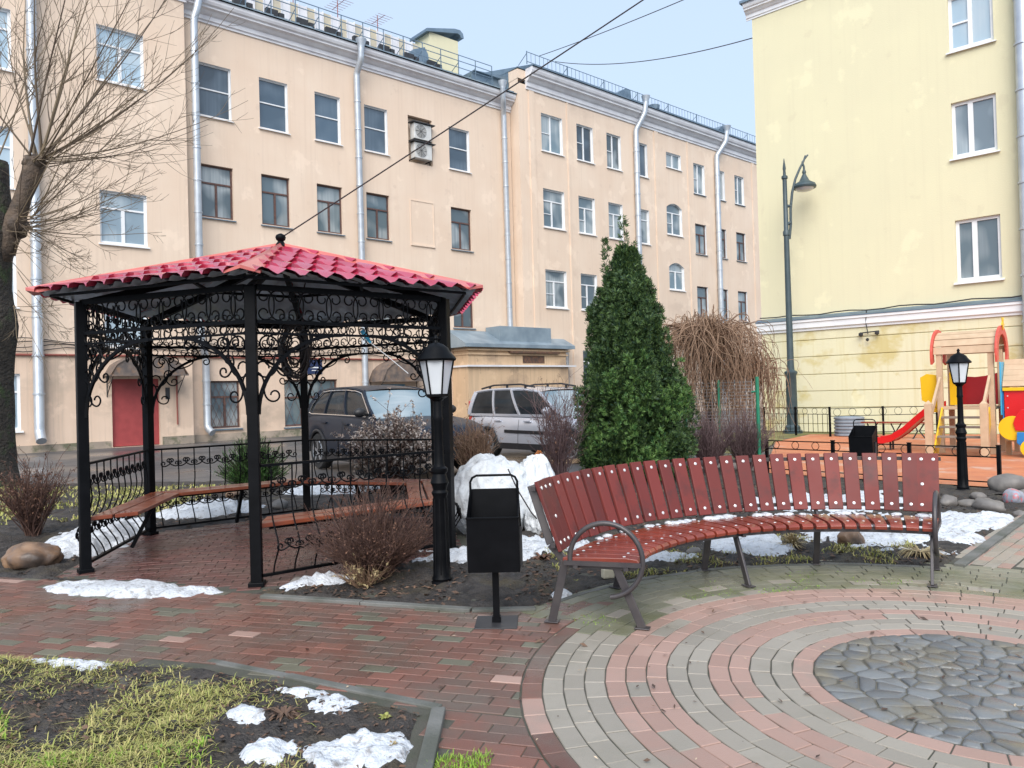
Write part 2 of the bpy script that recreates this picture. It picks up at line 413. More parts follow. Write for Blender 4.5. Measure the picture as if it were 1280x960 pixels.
def window(par, u0, u1, z0, z1, sty, y, fm, gm, depth=.15, t=.06, sill=None, grille=False, label=None):
    yb = y + depth
    f = MB()
    f.bb(u0, u0 + t, yb - .03, yb + .05, z0, z1); f.bb(u1 - t, u1, yb - .03, yb + .05, z0, z1)
    f.bb(u0 + t, u1 - t, yb - .03, yb + .05, z0, z0 + t * 1.2); f.bb(u0 + t, u1 - t, yb - .03, yb + .05, z1 - t, z1)
    W = u1 - u0; H = z1 - z0
    for (a, b, c, d, k) in STY[sty]:
        if abs(a - c) < 1e-6:
            zt = z0 + H * d - (t if d == 1 else 0); f.bb(u0 + W * a - t * k * .5, u0 + W * a + t * k * .5, yb - .028, yb + .048, z0 + H * b + t * (1.2 if b == 0 else .4), zt)
        else:
            f.bb(u0 + W * a + (t if a == 0 else 0), u0 + W * c - (t if c == 1 else t * .4), yb - .025, yb + .045, z0 + H * b - t * k * .45, z0 + H * b + t * k * .45)
    if grille:
        yy = yb - .055
        n = 5
        for i in range(-n, n + 1):
            for sg in (1, -1):
                # diagonal bars, clipped to the opening
                xa = u0 + W * (i / n); pts = []
                for q in range(0, 41):
                    zz = z0 + .05 + (H - .1) * q / 40; xx = xa + sg * (zz - z0) * .42 + (0 if sg == 1 else W)
                    if u0 + .03 < xx < u1 - .03: pts.append((xx, yy, zz))
                if len(pts) > 1: f.beam(pts[0], pts[-1], .012, .012)
    fo = f.build('window', fm, par)
    if label: fo['label'] = label
    p = MB(); p.add([(u0, yb + .02, z0), (u1, yb + .02, z0), (u1, yb + .02, z1), (u0, yb + .02, z1)], [(0, 1, 2, 3)])
    p.build('pane', gm, fo)
    if sill:
        s = MB(); s.add([(u0 - .07, y - .09, z0 - .05), (u1 + .07, y - .09, z0 - .05), (u1 + .07, y + depth - .03, z0 + .012), (u0 - .07, y + depth - .03, z0 + .012),
                         (u0 - .07, y - .09, z0 - .085), (u1 + .07, y - .09, z0 - .085), (u1 + .07, y + depth - .03, z0 - .03), (u0 - .07, y + depth - .03, z0 - .03)],
                        [(0, 1, 2, 3), (7, 6, 5, 4), (0, 4, 5, 1), (1, 5, 6, 2), (2, 6, 7, 3), (3, 7, 4, 0)])
        s.build('sill', sill, fo)
    return fo

def cornice(par, u0, u1, z0, z1, y, mat, proj=.55, name='cornice', caps=True):
    """moulded eaves profile swept along the wall"""
    H = z1 - z0
    prof = [(0, 0), (-.06, 0), (-.06, .10), (-.12, .14), (-.12, .34), (-.20, .40), (-.30, .52), (-.42, .58), (-.42, .66), (-.50, .72), (-.55, .84), (-.55, 1), (.1, 1)]
    pr = [(y + a * proj / .55, z0 + b * H) for a, b in prof]
    m = MB(); m.prism([(a, b) for a, b in pr], u0, u1, 'x')
    return m.build(name, mat, par)

def pipe(par, pts, r=.075, mat=None, funnel=True, name='drainpipe'):
    """round down-pipe with elbows, joints and wall clamps"""
    m = MB(); P = [Vector(p) for p in pts]
    Q = []
    for i, p in enumerate(P):
        if 0 < i < len(P) - 1:
            a = (P[i - 1] - p).normalized(); b = (P[i + 1] - p).normalized(); k = .12
            Q += [p + a * k, p + (a + b) * k * .35, p + b * k]
        else: Q.append(p)
    m.tube(Q, r, 10)
    if funnel:
        p = P[0]; m.lathe([(r, -.05), (r * 1.05, .05), (r * 1.6, .28), (r * 1.7, .36), (r * 1.4, .36)], p, 12)
    # joints
    for a, b in zip(P[:-1], P[1:]):
        L = (b - a).length; n = int(L / 1.35)
        for k in range(1, n + 1):
            c = a + (b - a) * (k / (n + 1)); d = (b - a).normalized() * .03
            m.tube([c - d, c + d], r * 1.16, 10)
    return m.build(name, mat or K['zinc'], par, smooth=50)

FAC_RZ = atan2(.6613, .7501); FAC_P = (-14.49, 29.5, 0)

# ---------------------------------------------------------------- peach building (stair wing + main range)
A = empty('apartment_building', FAC_P, FAC_RZ, 'long peach building on the left with lower cornice, roof walkway and red door', 'apartment building', 'stuccoed houses round the courtyard')
colA = [(2.66, 4.02), (5.25, 6.55), (7.86, 9.14), (10.42, 11.70), (12.95, 14.30), (15.43, 16.77)]
WA = []   # (u0,u1,z0,z1,style,frame,glass,sill, arch)
for i, (a, b) in enumerate(colA):
    if i != 4:
        WA.append((a, b, 13.38, 15.56, 'T1', 'white', 'glass_dark', 'white'))
        WA.append((a, b, 9.19, 11.37, 'T2', 'brownwood', 'glass_curtain', 'greyblue'))
        WA.append((a, b, 5.11, 7.03, 'T2', 'brownwood', 'glass_curtain', 'greyblue'))
WA += [(2.87, 4.08, .5, 2.45, 'T2', 'brownwood', 'glass_curtain', 'greyblue'), (6.05, 8.62, .42, 2.47, 'T8', 'brownwood', 'glass_curtain', 'greyblue')]
NICHE = (12.9, 14.36, 13.26, 15.6); BLIND = (12.95, 14.29, 9.16, 11.34)
holes = [(w[0], w[1], w[2], w[3], 0, 1 if w[5] == 'white' else None) for w in WA] + [(*NICHE, 0, None)]
w = MB(); rects_with_holes(w, 2.02, 19.72, 3.42, 17.25, 0, [h for h in holes if h[2] > 3.4], .2)
w.add([(NICHE[0], .32, NICHE[2]), (NICHE[1], .32, NICHE[2]), (NICHE[1], .32, NICHE[3]), (NICHE[0], .32, NICHE[3])], [(0, 1, 2, 3)])
w.bb(2.02, 19.7, .4, 12, 3.42, 17.6)
w.build('wall', [K['peach'], K['white']], A)
b = MB(); b.bb(BLIND[0], BLIND[1], -.008, .01, BLIND[2], BLIND[3]); 
for q in ((BLIND[0] - .05, BLIND[0]), (BLIND[1], BLIND[1] + .05)): b.bb(q[0], q[1], -.03, .01, BLIND[2], BLIND[3] + .05)
b.bb(BLIND[0], BLIND[1], -.03, .01, BLIND[3], BLIND[3] + .05); b.bb(BLIND[0] - .06, BLIND[1] + .06, -.06, .01, BLIND[2] - .07, BLIND[2])
b.build('blind_window', K['peach'], A)
DOOR2 = (10.95, 12.35, 0.0, 2.2)
w = MB(); rects_with_holes(w, 2.02, 19.72, -.2, 3.42, -.04, [h for h in holes if h[2] < 3.4] + [(*DOOR2, 0, None)], .2)
w.bb(2.02, 19.7, .45, 11.9, -.2, 3.42); w.add([(2.02, -.04, 3.42), (19.72, -.04, 3.42), (19.72, .0, 3.42), (2.02, 0, 3.42)], [(0, 1, 2, 3)])
w.build('lower_wall', K['peach_low'], A)
b = MB(); b.bb(2.02, 10.9, -.09, 0, -.2, .28); b.bb(12.4, 19.7, -.09, 0, -.2, .28); b.build('plinth', K['plinth'], A)
for k in WA:
    window(A, *k[:4], k[4], 0 if k[2] > 3.4 else -.04, K[k[5]], K[k[6]], sill=K[k[7]], grille=k[2] < 3, t=.055 if k[4] == 'T1' else .065)
cornice(A, 2.02, 19.72, 17.2, 18.05, 0, K['trim'])
# stair wing, standing a little forward
WL = [(-1.18, .46, 13.74, 15.8, 'T3'), (-1.18, .46, 7.63, 9.6, 'T3'), (-1.1, .40, 3.75, 5.67, 'T3'), (-5.24, -3.88, 13.34, 15.47, 'T3'), (-5.22, -3.88, 9.23, 11.32, 'T3'), (-5.24, -3.86, 5.1, 7.1, 'T3'), (-5.12, -3.82, .8, 2.76, 'T3'),
      (-9.0, -7.6, 13.34, 15.47, 'T3'), (-9.0, -7.6, 9.23, 11.32, 'T3'), (-9.0, -7.6, 5.1, 7.1, 'T3')]
DOOR = (-.92, .76, 0, 2.55)
w = MB(); rects_with_holes(w, -12.5, 2.02, 3.42, 17.9, -.4, [(*k[:4], 0, 1) for k in WL if k[2] > 3.4], .2)
w.bb(-12.5, 2.0, .05, 12, 3.42, 17.95); w.add([(2.02, -.4, 3.42), (2.02, 12, 3.42), (2.02, 12, 17.9), (2.02, -.4, 17.9)], [(0, 1, 2, 3)])
w.build('wing_wall', [K['peach'], K['white']], A)
w = MB(); rects_with_holes(w, -12.5, 2.025, -.2, 3.42, -.44, [(*k[:4], 0, 1) for k in WL if k[2] < 3.4] + [(*DOOR, 0, None)], .2)
w.bb(-12.5, 2.0, .05, 12, -.2, 3.42); w.add([(2.025, -.44, -.2), (2.025, 0, -.2), (2.025, 0, 3.42), (2.025, -.44, 3.42)], [(0, 1, 2, 3)])
w.add([(-12.5, -.44, 3.42), (2.02, -.44, 3.42), (2.02, -.4, 3.42), (-12.5, -.4, 3.42)], [(0, 1, 2, 3)])
w.build('wing_lower_wall', [K['peach_low'], K['white']], A)
b = MB(); b.bb(-12.5, -1.0, -.49, -.4, -.2, .25); b.bb(.84, 2.03, -.49, -.4, -.2, .3); b.build('wing_plinth', K['plinth'], A)
for k in WL: window(A, *k[:5], -.4 if k[2] > 3.4 else -.44, K['white'], K['glass_pale'], sill=K['white'], t=.075)
cornice(A, -12.5, 2.12, 17.6, 18.5, -.4, K['trim'])
d = MB(); d.bb(DOOR[0], DOOR[1], -.32, -.26, 0.02, DOOR[3]); d.bb(DOOR[0] + .02, DOOR[0] + .09, -.345, -.32, .02, DOOR[3]); d.bb(DOOR[1] - .42, DOOR[1] - .39, -.328, -.32, .05, DOOR[3] - .05)
do = d.build('door', K['doorred'], A, bevel=.006); do['label'] = 'faded red metal door'
h = MB(); h.tube([(-.0 + .28, -.33, 1.05), (.28, -.40, 1.05), (.28, -.40, 1.3), (.28, -.33, 1.3)], .016, 6); h.build('handle', K['ironmat'], do)
h = MB(); h.bb(.98, 1.14, -.47, -.44, 1.75, 2.2); h.build('intercom_panel', K['ironmat'], A)

def hood(par, u0, u1, z0, zt, y0, depth, nm):
    m = MB(); n = 12; P = []
    for i in range(n + 1):
        q = i / n; P.append((u0 + (u1 - u0) * q, z0 + (zt - z0) * sqrt(max(0, 1 - (2 * q - 1) ** 2)) ** 1.1))
    poly = P + [(a * .985 + (u0 + u1) / 2 * .015, b - .03) for a, b in reversed(P)]
    for i in range(n):
        a, b_ = P[i], P[i + 1]
        m.prism([a, b_, (b_[0], b_[1] - .03), (a[0], a[1] - .03)], y0, y0 - depth, 'y')
    # tympanum sheet and rim
    m.prism([(a, b - .035) for a, b in P[1:-1]] + [(u1 - .1, z0), (u0 + .1, z0)], y0 - depth + .05, y0 - depth + .065, 'y')
    m.bb(u0, u1, y0 - depth + .02, y0 - depth + .05, z0 - .05, z0)
    o = m.build(nm, K['canopy'], par, smooth=40)
    br = MB()
    for u in (u0 + .12, u1 - .12):
        br.tube([(u, y0, z0 - .75), (u, y0 - depth + .1, z0 - .03)], .018, 6)
        br.tube([(u, y0 - .01, z0 - .8), (u, y0 - .01, z0)], .018, 6)
        br.tube([(u, y0 - a, z0 - .1 - .25 * (1 - a / depth)) for a in (0, .2, .4, .6)], .012, 5)
    br.build('bracket', K['ironmat'], o)
    return o
hood(A, -1.2, 1.55, 2.68, 3.42, -.44, 1.0, 'door_canopy')
hood(A, 10.25, 13.1, 2.35, 3.35, -.04, 1.3, 'door_canopy')
d = MB(); d.bb(DOOR2[0], DOOR2[1], .06, .12, 0.02, 2.2); d.bb(11.62, 11.68, .045, .06, .02, 2.2); do = d.build('door', K['doorblue'], A); do['label'] = 'blue door'
h = MB(); h.bb(11.75, 11.79, .0, .06, 1.0, 1.2); h.build('handle', K['ironmat'], do)
# address plate
h = MB(); h.bb(7.15, 7.86, -.075, -.045, 2.72, 3.36); pl = h.build('address_plate', K['navy'], A)
h = MB(); h.bb(7.3, 7.7, -.079, -.076, 2.98, 3.03); h.bb(7.35, 7.66, -.079, -.076, 2.86, 2.89); h.build('lettering', K['white'], pl)
# pipes and cables that run along the facade
m = MB(); m.tube([(-12.4, -.5, 3.42), (2.08, -.5, 3.42), (2.1, -.1, 3.42), (15.2, -.1, 3.38)], .045, 6); m.build('gas_pipe', K['rust'], A)
m = MB()
for j in range(4):
    z = 3.66 + j * .11; pts = []
    for i in range(60):
        u = -12 + i * .46; yy = -.46 if u < 2.05 else -.07
        pts.append((u, yy - .02 * j, z + .07 * sin(u * 2.1 + j) + .05 * fbm(u * .7, j * 3.3) - .05))
    m.tube(pts, .016, 4)
m.build('facade_cable', K['ironmat'], A)
m = MB(); m.tube([(1.4, -.5, .75), (1.38, -.52, 2.75)], .03, 6); m.build('riser_pipe', K['rust'], A)
# drainpipes
pipe(A, [(2.5, -.75, 17.75), (2.42, -.72, 17.3), (2.33, -.62, 16.95), (2.33, -.62, 4.0), (2.62, -.27, 3.4), (2.62, -.27, .55), (2.72, -.55, .35)], .145)
pipe(A, [(9.92, -.72, 17.9), (9.92, -.66, 17.35), (9.92, -.24, 16.8), (9.98, -.24, 1.0), (10.0, -.3, .4), (10.05, -.6, .25)], .15)
pipe(A, [(18.6, -.72, 18.1), (18.7, -.62, 17.5), (19.05, -.24, 16.9), (19.1, -.24, 5.0)], .15)
pipe(A, [(-3.3, -1.1, 17.9), (-3.3, -1.05, 17.3), (-3.3, -.66, 16.8), (-3.3, -.66, .7), (-3.3, -.95, .4)], .17)
# roof of the main range
m = MB(); e = -.62; zE = 18.07
def roofz(y): return zE + .05 + (y - e) * .50
m.add([(-12.5, e - .02, zE + .03), (19.72, e - .02, zE + .03), (19.72, 6, roofz(6)), (-12.5, 6, roofz(6)), (-12.5, e - .02, zE), (19.72, e - .02, zE), (19.72, 11.9, zE), (-12.5, 11.9, zE)],
      [(0, 1, 2, 3), (4, 5, 1, 0), (3, 2, 6, 7), (1, 5, 6, 2), (0, 3, 7, 4)])
for k in range(54):
    u = -12.3 + k * .6; m.beam((u, e, zE + .06), (u, 6, roofz(6) + .012), .025, .05)
rf = m.build('roof', K['roofmetal'], A)
m = MB()   # louvred parapet screen and gutter walkway on the roof
for k in range(29):
    u = 2.2 + k * .42; m.bb(u, u + .40, 1.02, 1.06, roofz(1.0) + .1, roofz(1.0) + .95, k % 2)
    m.bb(u - .01, u + .02, .97, 1.1, roofz(1.0) - .1, roofz(1.0) + 1.0, 1)
m.build('roof_screen', [M('beige_roof_panel', (.55, .49, .36), (.44, .40, .32), 2, .7), K['trim']], A)
for k in range(9):
    m = MB(); u = 2.9 + k * 1.45; m.bb(u, u + .55, .3, .5, roofz(.3) - .1, roofz(.3) + .32); m.bb(u + .6, u + .85, .32, .5, roofz(.3) - .1, roofz(.3) + .26)
    m.build('roof_hatch', K['ironmat'], A)
m = MB()
zr = zE + .03
for k in range(15):
    u = 2.3 + k * 1.13
    m.beam((u, e + .2, zr), (u, e + .2, zr + 1.15), .035, .035); m.beam((u, e + .95, zr + .4), (u, e + .2, zr + .75), .025, .025)
for h_ in (.5, .85, 1.15): m.beam((2.3, e + .2, zr + h_), (18.1, e + .2, zr + h_), .03, .03)
m.build('roof_railing', K['greyblue'], A)
m = MB(); m.bb(15.0, 16.9, .9, 2.2, roofz(.9) - .4, 20.72); ch = m.build('chimney', K['yellow'], A)
m = MB(); m.prism([(14.75, 20.62), (14.75, 20.78), (16.6, 21.28), (16.95, 21.30), (17.15, 21.16), (17.2, 20.92), (17.0, 20.9), (16.95, 21.02), (16.8, 21.08)], .75, 2.35, 'y'); m.build('chimney_cap', K['greyblue'], ch, recalc=True)
m = MB(); m.prism([(13.2, roofz(.6)), (13.7, roofz(.6) + .55), (14.4, roofz(.6) + .85), (14.6, roofz(.6) + .55), (14.7, roofz(.6) - .1), (13.2, roofz(.6) - .1)], .5, 2.6, 'y'); m.build('dormer', K['greyblue'], A)
m = MB(); m.bb(17.3, 19.7, .3, 2.5, zE, zE + .95); m.prism([(17.3, zE + .95), (19.7, zE + .95), (19.7, zE + 1.2), (18.4, zE + 1.05)], .1, 2.6, 'y'); m.build('roof_box', K['greyblue'], A)
for u, yv in ((8.4, 3.0), (10.6, 2.6), (13.3, 3.2), (17.3, 3.4)):
    m = MB(); z = roofz(yv); m.tube([(u, yv, z - .3), (u, yv, z + 1.9)], .022, 5); m.tube([(u - .1, yv - .9, z + 1.55), (u + .2, yv + .9, z + 1.85)], .015, 5)
    for q in range(6): t = -.8 + q * .32; m.tube([(u - .45 + .03 * q, yv + t, z + 1.70 + t * .15), (u + .45 + .03 * q, yv + t, z + 1.70 + t * .15)], .01, 4)
    m.build('aerial', K['rust'], A)

# annex with worn ledge between the two ranges
m = MB(); m.bb(15.2, 22.4, -1.35, -.05, -.1, 3.0)
m.build('annex_wall', K['ochre'], A)
m = MB(); m.bb(15.3, 22.3, -1.28, -.06, 3.09, 4.0, 0); m.bb(15.25, 22.4, -1.36, -.06, 3.62, 3.70, 0); m.bb(15.2, 22.5, -1.42, -.06, 3.84, 3.92, 0)
m.build('annex_upper_wall', K['ochre'], A)
m = MB(); m.bb(15.1, 22.9, -1.5, -.05, 3.0, 3.09); m.build('annex_ledge', K['trim'], A)
m = MB(); m.bb(18.0, 21.6, -1.5, -1.29, 3.72, 3.83); m.bb(19.0, 20.6, -1.30, -1.27, 3.2, 3.6); m.build('exposed_brick', M('dark_eroded_brick', (.16, .08, .05), (.07, .05, .04), 9, .9, bump=.8, bscale=15), A)
m = MB(); m.prism([(-1.58, 4.0), (-1.58, 4.18), (-.06, 4.95), (-.06, 4.0)], 14.9, 22.75, 'x'); m.bb(17.5, 21.2, -1.25, -.06, 4.3, 5.15); m.build('annex_roof', K['roofmetal'], A)

# ---------------------------------------------------------------- second peach building (right of the joint)
B = empty('apartment_building', FAC_P, FAC_RZ, 'peach building with higher cornice and arched stair windows, left of the yellow house', 'apartment building', 'stuccoed houses round the courtyard')
yB = -.7
colB = [(21.44, 23.13), (24.32, 25.73), (26.96, 28.28), (29.58, 30.89), None, (35.9, 37.2), (38.62, 39.68), (40.97, 42.2)]
WB = []
for i, c in enumerate(colB):
    if c is None: continue
    a, b = c
    if i < 4:
        WB += [(a, b, 15.28, 17.4, 'T4', 'white', 'glass_dark' if i % 2 else 'glass_curtain', 'white', 0), (a, b, 10.95, 13.13, 'T6', 'white', 'glass_curtain', 'white', 0),
               (a, b, 6.42, 8.54, 'T6', 'white', 'glass_curtain', 'white', 0)]
    else:
        WB += [(a, b, 15.05, 17.14, 'T4', 'white', 'glass_curtain', 'greyblue', 0), (a, b, 10.88, 12.95, 'T2', 'brownwood', 'glass_curtain', 'greyblue', 0), (a, b, 6.45, 8.62, 'T2', 'brownwood', 'glass_curtain', 'greyblue', 0)]
    WB += [(a, b, 1.9, 4.0, 'T6', 'white', 'glass_dark', 'greyblue', 0)]
WB += [(32.87, 34.47, 16.35, 17.34, 'T5', 'white', 'glass_curtain', 'white', 0), (32.75, 34.42, 11.87, 13.96, 'T6', 'white', 'glass_curtain', 'white', .3), (32.83, 34.48, 8.2, 10.0, 'T3', 'white', 'glass_curtain', 'white', .3)]
WB += [(44.8, 46.1, 15.05, 17.14, 'T2', 'brownwood', 'glass_dark', 'greyblue', 0), (44.8, 46.1, 10.88, 12.95, 'T2', 'brownwood', 'glass_dark', 'greyblue', 0), (44.8, 46.1, 6.45, 8.6, 'T2', 'brownwood', 'glass_dark', 'greyblue', 0)]
w = MB(); rects_with_holes(w, 19.74, 52, -.2, 18.7, yB, [(k[0], k[1], k[2], k[3], k[8], 1) for k in WB], .2)
w.add([(19.74, yB, -.2), (19.74, yB, 18.95), (19.74, .02, 18.95), (19.74, .02, -.2)], [(0, 1, 2, 3)])
w.bb(19.76, 52, -.2, 12, -.2, 18.7)
for (a, b) in ((20.5, 20.9), (23.5, 23.62), (31.6, 32.0), (35.2, 35.32), (43.3, 43.6)): w.bb(a, b, yB - .05, yB + .01, 0, 18.5)
w.build('wall', [K['peach'], K['white']], B)
for k in WB: window(B, *k[:4], k[4], yB, K[k[5]], K[k[6]], sill=K[k[7]], t=.07)
cornice(B, 20.3, 52, 18.45, 19.55, yB, K['trim'], .6)
m = MB(); m.prism([(-.72, 18.95), (-.72, 19.45), (1.0, 19.5), (12, 20.6), (12, 18)], 19.72, 20.3, 'x', 0); m.bb(19.70, 20.35, -.75, 1.0, 19.5, 19.56, 1)
m.build('firewall', [K['peach'], K['greyblue']], B)
m = MB(); m.bb(19.66, 19.715, .03, 2.6, 17.9, 19.45); m.build('firewall_sheet', K['greyblue'], B)
m = MB(); m.add([(20.3, -1.4, 19.56), (52, -1.4, 19.56), (52, 6, 21.2), (20.3, 6, 21.2), (20.3, -1.4, 19.62), (52, -1.4, 19.62), (52, 6, 21.26), (20.3, 6, 21.26), (20.3, 12, 19.5), (52, 12, 19.5)], [(0, 3, 2, 1), (4, 5, 6, 7), (0, 1, 5, 4), (7, 6, 9, 8), (4, 7, 8, 0), (5, 9, 6)])
m.build('roof', K['greyblue'], B)
m = MB()
for k in range(80): u = 20.0 + k * .32; m.beam((u, -1.2, 19.6), (u, -1.2, 20.28), .018, .018)
for k in range(9): u = 20.0 + k * 3.15; m.beam((u, -1.2, 19.6), (u, -1.2, 20.32), .04, .04); m.beam((u, -1.2, 20.2), (u, -.5, 19.75), .025, .025)
for z in (19.75, 20.28): m.beam((20.0, -1.2, z), (45.6, -1.2, z), .028, .028)
m.build('roof_railing', K['greyblue'], B)
for u in (28.4, 39.3):
    m = MB(); m.prism([(u - 1, 19.65), (u - .2, 20.2), (u + .35, 20.5), (u + .75, 20.45), (u + .8, 20.1), (u + .75, 19.65)], -.9, .6, 'y'); m.build('dormer', K['greyblue'], B)
m = MB(); m.lathe([(.35, 0), (.4, .25), (.2, .3)], (31.2, -1.1, 19.62), 10); m.build('vent', K['greyblue'], B)
pipe(B, [(29.95, -1.45, 19.75), (29.9, -1.35, 19.0), (29.55, -.9, 18.0), (29.45, -.95, .5)], .17)
pipe(B, [(39.0, -1.45, 19.75), (38.95, -1.35, 19.0), (38.45, -.9, 18.0), (38.35, -.95, .5)], .18)

# air conditioners in the niche
for k, (z, lab) in enumerate(((14.42, 'upper of two boxed air conditioner units in the facade niche'), (13.46, 'lower of two boxed air conditioner units in the facade niche'))):
    ac = empty('air_conditioner', FAC_P, FAC_RZ, lab, 'air conditioner', 'air conditioners in the wall niche')
    m = MB(); m.bb(13.1, 14.15, -.25, .12, z, z + .78); m.build('casing', K['acwhite'], ac, bevel=.02)
    m = MB(); c = Vector((13.5, -.262, z + .4)); R = Matrix.Rotation(pi / 2, 3, 'X')
    for r in (.08, .14, .2, .26, .32): m.tube([c + Vector((r * cos(a), 0, r * sin(a))) for a in [2 * pi * i / 20 for i in range(21)]], .008, 4)
    for i in range(4): a = pi * i / 4; m.tube([c + Vector((-.32 * cos(a), 0, -.32 * sin(a))), c + Vector((.32 * cos(a), 0, .32 * sin(a)))], .008, 4)
    m.build('fan_grille', K['ironmat'], ac)
    m = MB(); m.bb(12.95, 14.32, -.35, .1, z + .80, z + .84); m.bb(13.1, 13.15, -.2, .3, z - .05, z); m.bb(14.1, 14.15, -.2, .3, z - .05, z); m.build('shelf', K['ironmat'], ac)

# ---------------------------------------------------------------- yellow building
YRZ = atan2(-.6785, .7346)
Y = empty('apartment_building', (13.9, 23, 0), YRZ, 'pale yellow house on the right with banded ground floor and white belt course', 'apartment building', 'stuccoed houses round the courtyard')
colY = [(-.42, .76), (3.6, 4.8)]
WY = []
for j, (a, b) in enumerate(colY):
    for z0, z1, st in ((4.6, 6.47, 'T7'), (8.37, 10.05, 'T7'), (11.62, 13.3, 'T4')): WY.append((a, b, z0, z1, st))
w = MB(); rects_with_holes(w, -6.66, 9, 3.45, 15.2, 0, [(*k[:4], 0, None) for k in WY], .2)
w.bb(-6.64, 9, .35, 11, -.2, 15.2); w.add([(-6.66, 0, -.2), (-6.66, 0, 15.2), (-6.66, 11, 15.2), (-6.66, 11, -.2)], [(0, 1, 2, 3)])
w.build('wall', K['yellow'], Y)
w = MB(); zs = [-.2, .28, .84, 1.4, 1.97, 2.58, 3.15, 3.47]
for a, b in zip(zs[:-1], zs[1:]): w.bb(-6.66, 9, -.045, .02, a, b - .025)
w.bb(-6.65, 9, -.008, .02, -.2, 3.47)
w.build('banded_wall', K['yellow_low'], Y, bevel=.012)
m = MB(); m.prism([(0, 3.44), (-.1, 3.46), (-.1, 3.52), (-.16, 3.56), (-.16, 3.74), (-.2, 3.76), (-.2, 3.84), (0, 3.95)], -6.78, 9, 'x', 0); m.build('belt_course', K['white'], Y)
m = MB(); m.prism([(0, 3.955), (-.22, 3.845), (-.22, 3.875), (0, 3.985)], -6.8, 9, 'x'); m.build('belt_flashing', K['greyblue'], Y)
cornice(Y, -6.86, 9, 14.82, 15.36, 0, K['white'], .3)
m = MB(); m.bb(-6.95, 9.2, -.38, 11.2, 15.36, 15.45); m.build('roof', K['greyblue'], Y)
for k in WY: window(Y, *k[:4], k[4], 0, K['white'], K['glass_pale' if k[2] > 8 else 'glass_curtain'], sill=K['white'], t=.09, depth=.13)
pipe(Y, [(1.55, -.45, 15.2), (1.55, -.42, 14.6), (1.52, -.28, 13.8), (1.44, -.28, .6), (1.44, -.5, .35)], .19)
m = MB(); m.tube([(-6.6, -.25, 4.02)] + [(-6 + i * .5, -.23, 4.0 + .03 * sin(i * 1.7)) for i in range(16)], .02, 4)
m.tube([(-3.0, -.2, 4.0), (-3.05, -.15, 3.6), (-3.0, -.12, 3.2)], .015, 4); m.build('facade_cable', K['ironmat'], Y)
m = MB(); m.tube([(-3.25, -.15, 3.25), (-2.65, -.15, 3.28)], .02, 5); m.ico((-3.2, -.2, 3.2), .08, 1); m.ico((-2.7, -.2, 3.22), .08, 1); m.ico((-3.0, -.2, 3.02), .06, 1); m.build('wall_bracket', K['ironmat'], Y)
# ================================================================== GROUND
CX, CY = 2.40, 4.00          # plaza centre
GZ = (-2.53, 8.53); GZA = radians(-81)
HEX = [(GZ[0] + 2.05 * cos(GZA + k * pi / 3), GZ[1] + 2.05 * sin(GZA + k * pi / 3)) for k in range(6)]
BED = [(-14, 10.2), (-7.5, 7.85), (-4.45, 6.98), (-2.0, 6.18), (-.34, 5.62), (.15, 5.62)]
for a in range(144, 56, -6): BED.append((CX + 2.74 * cos(radians(a)), CY + 2.74 * sin(radians(a))))
BED += [(3.74, 6.58), (5.84, 8.84), (7.35, 10.55), (7.25, 11.05), (6.3, 12.05), (4.7, 13.9), (4.3, 15.0), (3.4, 15.2), (-1, 14.4), (-4, 15.0), (-9, 15.6), (-14, 16.5)]
LAWN = [(-9, 6.2), (-5.2, 5.25), (-3.25, 4.86), (-1.9, 4.66), (-1.35, 4.36), (-.44, 3.88), (-.44, 1.2), (-9, 1.2)]

m = MB(); m.add([(-400, -60, -.012), (400, -60, -.012), (400, 500, -.012), (-400, 500, -.012)], [(0, 1, 2, 3)])
tag(m.build('ground', K['asphalt']), kind='structure')

def bedh(x, y):
    d = sdist(BED, x, y)
    h = -.06 + .10 * sst(-.02, .12, d)
    h += (.03 * fbm(x * 1.3, y * 1.3, 3.1) + .028 * fbm(x * 6, y * 6, 9.2) + .02 * fbm(x * 17, y * 17, 2.2)) * sst(0, .3, d) + .03 * sst(.2, 1.5, d)
    hd = sdist(HEX, x, y)
    if hd > -.25: h = min(h, -.06 + .10 * sst(.02, .25, -hd))
    return h
def lawnh(x, y):
    d = sdist(LAWN, x, y)
    return -.06 + .10 * sst(-.03, .12, d) + (.04 * fbm(x * 1.1, y * 1.1, 7.1) + .03 * fbm(x * 7, y * 7, 1.2) + .022 * fbm(x * 22, y * 22, 5.2)) * sst(0, .3, d) + .05 * sst(.1, 1.2, d)

def terrain(name, hf, x0, x1, y0, y1, st, mat, cut=-.055):
    nx = int((x1 - x0) / st) + 1; ny = int((y1 - y0) / st) + 1
    v = []; 
    for j in range(ny):
        for i in range(nx):
            x = x0 + i * st; y = y0 + j * st; v.append((x, y, hf(x, y)))
    f = []
    for j in range(ny - 1):
        for i in range(nx - 1):
            q = (j * nx + i, j * nx + i + 1, (j + 1) * nx + i + 1, (j + 1) * nx + i)
            if max(v[k][2] for k in q) > cut: f.append(q)
    mb = MB(); mb.v = v; mb.f = f; mb.m = [0] * len(f)
    return tag(mb.build(name, mat, smooth=180), kind='structure')
terrain('planting_bed', bedh, -7, 7.6, 5.4, 10.4, .035, K['soil'])
terrain('planting_bed', bedh, -14, 7.6, 10.38, 16.6, .12, K['soil'])
terrain('planting_bed', bedh, -14, -6.9, 7.2, 10.5, .12, K['soil'])
terrain('lawn', lawnh, -5.5, -.40, 2.0, 5.6, .025, K['soil'])

